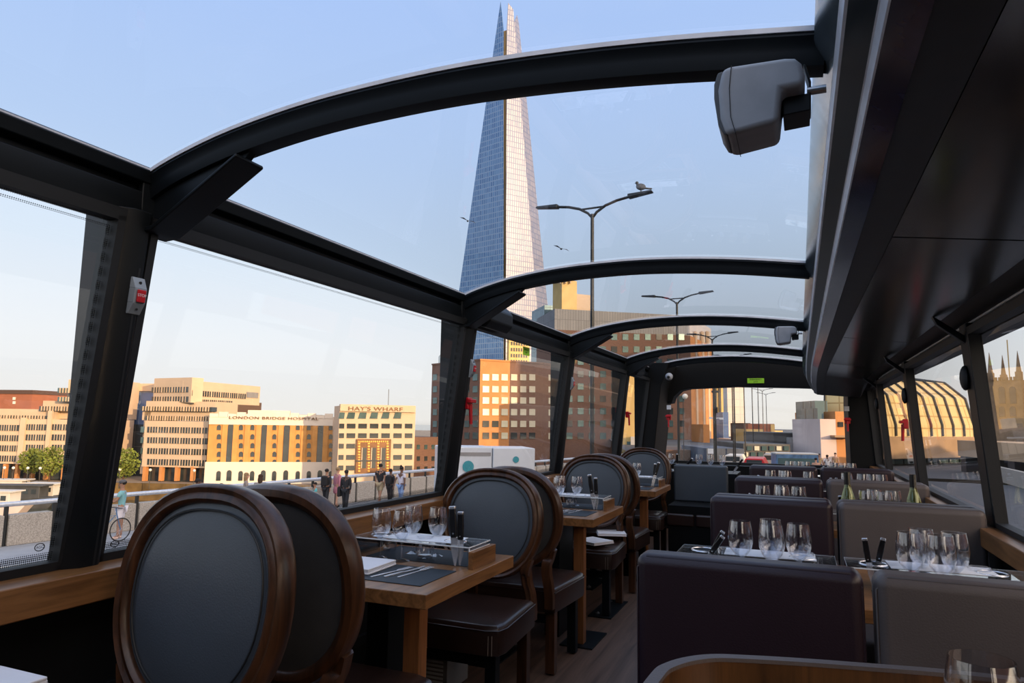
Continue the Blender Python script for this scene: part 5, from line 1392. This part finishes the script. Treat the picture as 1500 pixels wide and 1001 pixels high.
# boats
def boat(px, d, L, label, mat, hull, name='river_boat', rz=0.0, cabin=True):
    p = PD(px, d, WZ); r = empty(name, tuple(p), TH+rz, label, 'boat'); r.scale = (1, 1, 1.35)
    MB().hexa([(-L/2+.6, -1.2, -.1), (L/2-1.8, -1.2, -.1), (L/2-1.8, 1.2, -.1), (-L/2+.6, 1.2, -.1)], [(-L/2, -1.8, 1.3), (L/2, -1.2, 1.5), (L/2, 1.2, 1.5), (-L/2, 1.8, 1.3)]).build('hull', M[hull], r, bevel=.05)
    cb = MB().box(-L*.42, L*.25, -1.4, 1.4, 1.3, 2.9).build('cabin', M[mat], r, bevel=.08)
    for k in range(int(L*.5)): MB().box(-L*.40+k*L*.64/int(L*.5)+.1, -L*.40+(k+.7)*L*.64/int(L*.5), -1.44, -1.4, 1.9, 2.5).build('window', M['window_dark'], cb)
    MB().box(-L*.45, L*.3, -1.6, 1.6, 2.9, 3.05).build('cabin_roof', M[mat], r)
    return r
boat(14, 136, 17, 'long pale passenger boat moored at the far quay', 'offwhite', 'offwhite', rz=.1)
boat(48, 126, 13, 'dark hulled boat in front of the pale passenger boat', 'darkgrey', 'darkgrey', rz=.05)
boat(10, 116, 11, 'white boat at the left edge behind the handrail', 'offwhite', 'pinkwall', rz=0)
boat(80, 130, 9, 'small dark boat with pale cabin near the left pillar', 'offwhite', 'darkgrey', rz=-.1)

# ================================================================== PEOPLE
def skin(name, V, E, mat, parent, root_i=0, sub=1):
    me = bpy.data.meshes.new(name); me.from_pydata([v[0] for v in V], E, []); me.materials.append(mat)
    o = bpy.data.objects.new(name, me); COL.objects.link(o)
    if parent: o.parent = parent
    s = o.modifiers.new('skin', 'SKIN'); s.use_smooth_shade = True; s.branch_smoothing = .3
    L = me.skin_vertices[0].data if me.skin_vertices else None
    if L is None:
        bm = bmesh.new(); bm.from_mesh(me); bm.verts.layers.skin.verify(); bm.to_mesh(me); bm.free(); L = me.skin_vertices[0].data
    for i, v in enumerate(V):
        r = v[1]; L[i].radius = (r, r) if not isinstance(r, tuple) else r; L[i].use_root = (i == root_i)
    if sub: q = o.modifiers.new('sub', 'SUBSURF'); q.levels = sub; q.render_levels = sub
    return o
def person(px, d, hgt, rz, label, tone, top, bottom, hair='dark', sleeves='short', legs='long', stride=.12, arms=((-.05, 0), (.05, 0)), bag=None, hairlen='short', shoes=(.02, .02, .02), cap=None, extra=None, dress=None, lean=0.0, zoff=0.0):
    """local frame: faces -y; scaled by hgt/1.75. arms: (forward swing, elbow lift) per side"""
    s = hgt/1.75
    p = atd(d, px, 728); p.z = GZ+zoff
    r = empty('person', tuple(p), rz, label, 'person', None); r.scale = (s, s, s)
    V = []; E = []
    def v(x, y, z, rd): V.append(((x, y+lean*(z-.9) if z > .9 else y, z), rd)); return len(V)-1
    pel = v(0, 0, .95, (.15, .105)); wa = v(0, 0, 1.08, (.135, .095)); chs = v(0, -.005, 1.30, (.165, .11)); nb = v(0, 0, 1.45, (.075, .06)); nk = v(0, -.01, 1.52, .055)
    h0 = v(0, -.025, 1.59, (.068, .08)); h1 = v(0, -.02, 1.66, (.078, .098)); h2 = v(0, -.01, 1.72, (.06, .075))
    E += [(pel, wa), (wa, chs), (chs, nb), (nb, nk), (nk, h0), (h0, h1), (h1, h2)]
    J = {}
    for sd, sx in (('l', -1), ('r', 1)):
        st = stride*sx
        hp = v(sx*.09, 0, .90, .088); kn = v(sx*.10, -st*.55-.01, .50, .058); an = v(sx*.10, -st+ .0, .09+max(0, -st)*.15, .038); tr_ = v(sx*.11, -st-.13, .035+max(0, -st)*.1, .036)
        E += [(pel, hp), (hp, kn), (kn, an), (an, tr_)]
        sh = v(sx*.185, 0, 1.42, .058); fwd, lift = arms[0 if sx < 0 else 1]
        el = v(sx*.235, -fwd*.6, 1.14, .043); 
        wr = v(sx*(.24-.08*lift), -fwd-.20*lift, .90+.26*lift, .028)
        dv = (Vector(V[wr][0])-Vector(V[el][0])).normalized()
        pm = v(*(Vector(V[wr][0])+dv*.055), (.036, .02))
        E += [(chs, sh), (sh, el), (el, wr), (wr, pm)]
        for q in range(4):
            off_ = Vector((0, (q-1.5)*.02, 0)); ln = (.065, .078, .072, .055)[q]
            f0 = v(*(Vector(V[pm][0])+dv*.03+off_), .0095); f1 = v(*(Vector(V[pm][0])+dv*(.03+ln*.55)+off_+Vector((-sx*.006, 0, 0))), .009); f2 = v(*(Vector(V[pm][0])+dv*(.03+ln)+off_+Vector((-sx*.022, 0, 0))), .008)
            E += [(pm, f0), (f0, f1), (f1, f2)]
        t0 = v(*(Vector(V[pm][0])+Vector((-sx*.012, -.038, 0))), .010); t1 = v(*(Vector(V[pm][0])+dv*.035+Vector((-sx*.02, -.055, 0))), .009)
        E += [(pm, t0), (t0, t1)]
        J[sd] = dict(hp=hp, kn=kn, an=an, to=tr_, sh=sh, el=el, wr=wr, pm=pm)
    body = skin('body', V, E, SK[tone], r, pel)
    g = lambda i: Vector(V[i][0])
    # face: nose, ears, eyes
    hc = g(h1)
    MB().cyl(hc+Vector((0, -.085, -.0)), hc+Vector((0, -.118, -.028)), .009, .014, 6).build('nose', SK[tone], r, smooth=True)
    m = MB()
    for sx in (-1, 1): m.ball(hc+Vector((sx*.077, .005, -.01)), .01, .02, .03, 6, 5)
    m.build('ears', SK[tone], r, smooth=True)
    m = MB()
    for sx in (-1, 1): m.ball(hc+Vector((sx*.03, -.088, .005)), .012, .008, .008, 6, 5)
    m.build('eyes', M['ink'], r); MB().ball(hc+Vector((0, -.09, -.06)), .024, .008, .007, 8, 5).build('mouth', M['red'], r)
    # hair
    hm = {'dark': (.012, .009, .008), 'brown': (.05, .025, .012), 'blond': (.30, .20, .10), 'grey': (.25, .24, .23)}[hair]
    m = MB().ball(hc+Vector((0, .022, .035)), .092, .10, .082, 14, 9)
    if hairlen == 'long': m.ball(hc+Vector((0, .05, -.10)), .095, .07, .19, 12, 9)
    if hairlen == 'bun': m.ball(hc+Vector((0, .06, .12)), .05, .05, .05, 10, 7)
    m.build('hair', cl(hair+'_hair', hm), r, smooth=True)
    if cap: MB().ball(hc+Vector((0, .01, .05)), .098, .108, .07, 14, 8).box(-.065, .065, -.19, -.06, .045+hc.z-.0, .058+hc.z).build('cap', cl('cap', cap), r, smooth=True)
    tm = cl('top%d%d%d' % tuple(int(q*99) for q in top), top); bm_ = cl('bot%d%d%d' % tuple(int(q*99) for q in bottom), bottom)
    # top garment
    TV = [((0, 0, .90) if not dress else (0, 0, .9), (.165, .125)), ((0, 0, 1.08), (.15, .112)), ((0, -.005, 1.30), (.182, .128)), ((0, 0, 1.45), (.10, .08))]
    TV = [((x, y+lean*(z-.9), z), q) for (x, y, z), q in TV]
    TE = [(0, 1), (1, 2), (2, 3)]
    for sd in 'lr':
        j = J[sd]; n = len(TV); TV.append((tuple(g(j['sh'])), .075)); TE.append((2, n))
        if sleeves == 'none': continue
        if sleeves == 'short': TV.append((tuple(g(j['sh']).lerp(g(j['el']), .62)), .062)); TE.append((n, n+1))
        else: TV.append((tuple(g(j['el'])), .058)); TV.append((tuple(g(j['el']).lerp(g(j['wr']), .93)), .042)); TE += [(n, n+1), (n+1, n+2)]
    skin('shirt' if not dress else 'dress', TV, TE, tm, r, 1)
    # lower garment
    BV = [((0, 0, .97), (.158, .12))]; BE = []
    if dress:
        BV += [((0, 0, .80), (.19, .16)), ((0, .0, .55), (.21, .19))]; BE = [(0, 1), (1, 2)]
        skin('skirt', BV, BE, tm, r, 0)
    else:
        for sd in 'lr':
            j = J[sd]; n = len(BV); BV.append((tuple(g(j['hp'])), .105)); BE.append((0, n))
            if legs == 'short': BV.append((tuple(g(j['hp']).lerp(g(j['kn']), .85)), .092)); BE.append((n, n+1))
            else: BV.append((tuple(g(j['kn'])), .075)); BV.append((tuple(g(j['kn']).lerp(g(j['an']), .93)), .058)); BE += [(n, n+1), (n+1, n+2)]
        skin('shorts' if legs == 'short' else 'trousers', BV, BE, bm_, r, 0)
    for sd in 'lr':
        j = J[sd]; a_ = g(j['an']); t_ = g(j['to'])
        skin('shoe', [(tuple(a_+Vector((0, .03, -.045))), .042), (tuple((a_+t_)/2+Vector((0, 0, -.015))), .044), (tuple(t_+Vector((0, -.03, 0))), .04)], [(0, 1), (1, 2)], cl('shoe%d' % int(shoes[0]*99), shoes), r, 1)
    if bag == 'backpack':
        MB().box(-.15, .15, .10, .25, 1.02, 1.44).build('backpack', cl('bag', (.012, .012, .014)), r, bevel=.05, bseg=3, smooth=True)
    if bag == 'shoulder':
        MB().box(.20, .34, -.18, .16, .62, 1.05).build('shoulder_bag', cl('bag', (.012, .012, .014)), r, bevel=.05, bseg=3, smooth=True)
        MB().tube([(.27, 0, 1.04), (.22, 0, 1.3), (.15, 0, 1.46)], .014, 6).build('strap', cl('bag', (.012, .012, .014)), r)
    if extra == 'phone':
        q = (g(J['l']['pm'])+g(J['r']['pm']))/2; MB().box(-.035, .035, -.01, .01, -.07, .07, Matrix.Translation(q+Vector((0, -.03, .03)))).build('phone', M['ink'], r)
    return r
BACK = PI
person(179, 20.9, 1.74, -.9, 'bearded man in teal shirt, white shorts and grey cap, looking at his phone', 1, (.22, .48, .52), (.75, .72, .78), legs='short', stride=.02, arms=((.16, .95), (.16, .95)), cap=(.1, .1, .11), shoes=(.7, .5, .42), extra='phone')
person(284, 22.6, 1.66, 2.6, 'person in a pale lilac shirt leaning at the handrail', 2, (.62, .60, .80), (.05, .06, .1), stride=.03, arms=((.25, .6), (.25, .6)), lean=-.12)
person(323, 22.0, 1.58, 2.0, 'dark haired person whose head shows above the nearest chair', 2, (.10, .04, .03), (.03, .03, .04), hairlen='long', stride=.03)
person(359, 25.4, 1.66, 2.4, 'woman with long fair brown hair by the handrail', 0, (.30, .26, .24), (.1, .1, .12), hair='blond', hairlen='long', stride=.02, arms=((.1, .8), (.1, .8)))
person(380, 24.8, 1.66, -2.6, 'woman with long dark hair beside the fair haired one', 1, (.25, .22, .22), (.05, .05, .06), hair='brown', hairlen='long', stride=.02, arms=((.1, .8), (.1, .5)))
person(461, 26.5, 1.25, -.6, 'small child in teal top with dark hair near the parapet', 1, (.10, .45, .50), (.04, .04, .05), stride=.05)
person(477, 28.6, 1.62, BACK+.1, 'person in dark clothes with backpack, seen from behind', 1, (.02, .02, .024), (.02, .022, .028), sleeves='long', bag='backpack', stride=.14)
person(493, 29.0, 1.66, BACK-.3, 'woman in a long pink dress walking away', 0, (.50, .20, .26), (.5, .2, .26), hair='blond', dress=True, sleeves='long', stride=.10)
person(506, 27.8, 1.64, BACK+.15, 'person in black suit carrying a large black shoulder bag', 2, (.014, .014, .018), (.014, .016, .022), sleeves='long', bag='shoulder', stride=.08)
person(556, 30.2, 1.76, BACK+.1, 'man in black t-shirt and khaki shorts, mid stride', 1, (.014, .014, .018), (.40, .32, .2), legs='short', stride=.26)
person(571, 30.0, 1.56, BACK, 'person in black top and dark trousers beside the woman in white', 2, (.012, .012, .014), (.016, .014, .016), sleeves='long', bag='backpack', stride=.10)
person(587, 29.6, 1.70, BACK-.2, 'woman in white t-shirt and light blue jeans', 2, (.62, .60, .70), (.22, .34, .60), stride=.12, hairlen='bun', arms=((-.05, 0), (-.22, 0)))
for k, (px, d, c_) in enumerate(((1197, 43, (.5, .28, .2)), (1202, 50, (.55, .4, .2)), (1214, 48, (.6, .6, .62)), (1226, 52, (.5, .3, .15)))):
    pp_ = person(px, d, 1.72, (BACK, 0, BACK+.4, -.3)[k], ['pedestrian in a rust top beside the blue minibus', 'pedestrian in an ochre top below the pinkish white block', 'pedestrian in a pale grey top below the pinkish white block', 'pedestrian in a brown top at the right edge of the windscreen'][k], k % 3, c_, (.05, .05, .07), stride=.12)
# bicycle held by the man
bi = empty('bicycle', tuple(PD(166, 20.3, GZ)), TH+1.15, 'blue bicycle beside the man in the teal shirt', 'bicycle')
for x in (-.52, .52):
    w = MB().tube([(x+.33*math.cos(a), 0, .34+.33*math.sin(a)) for a in [2*PI*k/28 for k in range(28)]], .018, 6, True).build('wheel', M['tyre'], bi, smooth=True)
    m = MB()
    for k in range(12): a = 2*PI*k/12; m.tube([(x, 0, .34), (x+.32*math.cos(a), 0, .34+.32*math.sin(a))], .003, 4)
    m.build('spokes', M['steel'], w)
MB().tube([(-.52, 0, .34), (-.15, 0, .32), (.33, 0, .78), (-.25, 0, .76), (-.15, 0, .32)], .018, 6).tube([(-.52, 0, .34), (-.25, 0, .76), (-.28, 0, .92)], .015, 6).tube([(.52, 0, .34), (.36, 0, .82), (.33, 0, 1.0)], .017, 6).build('frame', M['bluepaint'], bi, smooth=True)
MB().box(-.40, -.16, -.05, .05, .91, .96).build('saddle', M['ink'], bi, bevel=.02); MB().tube([(.33, -.28, 1.0), (.33, .28, 1.0)], .014, 6).build('handlebar', M['ink'], bi)

# ================================================================== LIGHT
sdir = Vector((.9, -.4, 0)).normalized()*math.cos(rad(10))+Vector((0, 0, math.sin(rad(10))))
sun = bpy.data.lights.new('sun', 'SUN'); so = bpy.data.objects.new('sun', sun); COL.objects.link(so)
sun.energy = 5.0; sun.angle = rad(.6); sun.color = (1.0, .66, .36)
so.rotation_euler = (-sdir).to_track_quat('-Z', 'Y').to_euler(); so.location = (0, 0, 60)
wd = bpy.data.worlds.new('sky'); SC.world = wd; wd.use_nodes = True; nt = wd.node_tree; nt.nodes.clear()
out = nt.nodes.new('ShaderNodeOutputWorld'); bg = nt.nodes.new('ShaderNodeBackground'); lk(nt, bg.outputs[0], out.inputs[0])
tc = nt.nodes.new('ShaderNodeTexCoord'); sx = nt.nodes.new('ShaderNodeSeparateXYZ'); lk(nt, tc.outputs['Generated'], sx.inputs[0])
mr = nt.nodes.new('ShaderNodeMapRange'); mr.inputs['From Min'].default_value = -.2; mr.inputs['From Max'].default_value = 1.0; lk(nt, sx.outputs['Z'], mr.inputs['Value'])
def zz(v): return (v+.2)/1.2
r = ramp(nt, [(0, (.18, .18, .18)), (zz(-.03), (.40, .38, .35)), (zz(0), (.96, .93, .89)), (zz(.10), (.93, .96, 1.0)), (zz(.22), (.80, .91, 1.05)), (zz(.36), (.69, .84, 1.10)), (zz(.53), (.60, .77, 1.13)), (1.0, (.75, .88, 1.15))])
lk(nt, mr.outputs[0], r.inputs[0])
dt = nt.nodes.new('ShaderNodeVectorMath'); dt.operation = 'DOT_PRODUCT'; dt.inputs[1].default_value = tuple(sdir); lk(nt, tc.outputs['Generated'], dt.inputs[0])
mx0 = nt.nodes.new('ShaderNodeMath'); mx0.operation = 'MAXIMUM'; mx0.inputs[1].default_value = 0; lk(nt, dt.outputs['Value'], mx0.inputs[0])
pw = nt.nodes.new('ShaderNodeMath'); pw.operation = 'POWER'; pw.inputs[1].default_value = 3; lk(nt, mx0.outputs[0], pw.inputs[0])
ms = nt.nodes.new('ShaderNodeVectorMath'); ms.operation = 'SCALE'; ms.inputs[0].default_value = (3.2, 2.2, 1.25); lk(nt, pw.outputs[0], ms.inputs['Scale'])
ad = nt.nodes.new('ShaderNodeVectorMath'); ad.operation = 'ADD'; lk(nt, r.outputs[0], ad.inputs[0]); lk(nt, ms.outputs[0], ad.inputs[1])
lk(nt, ad.outputs[0], bg.inputs['Color']); bg.inputs['Strength'].default_value = 1.0
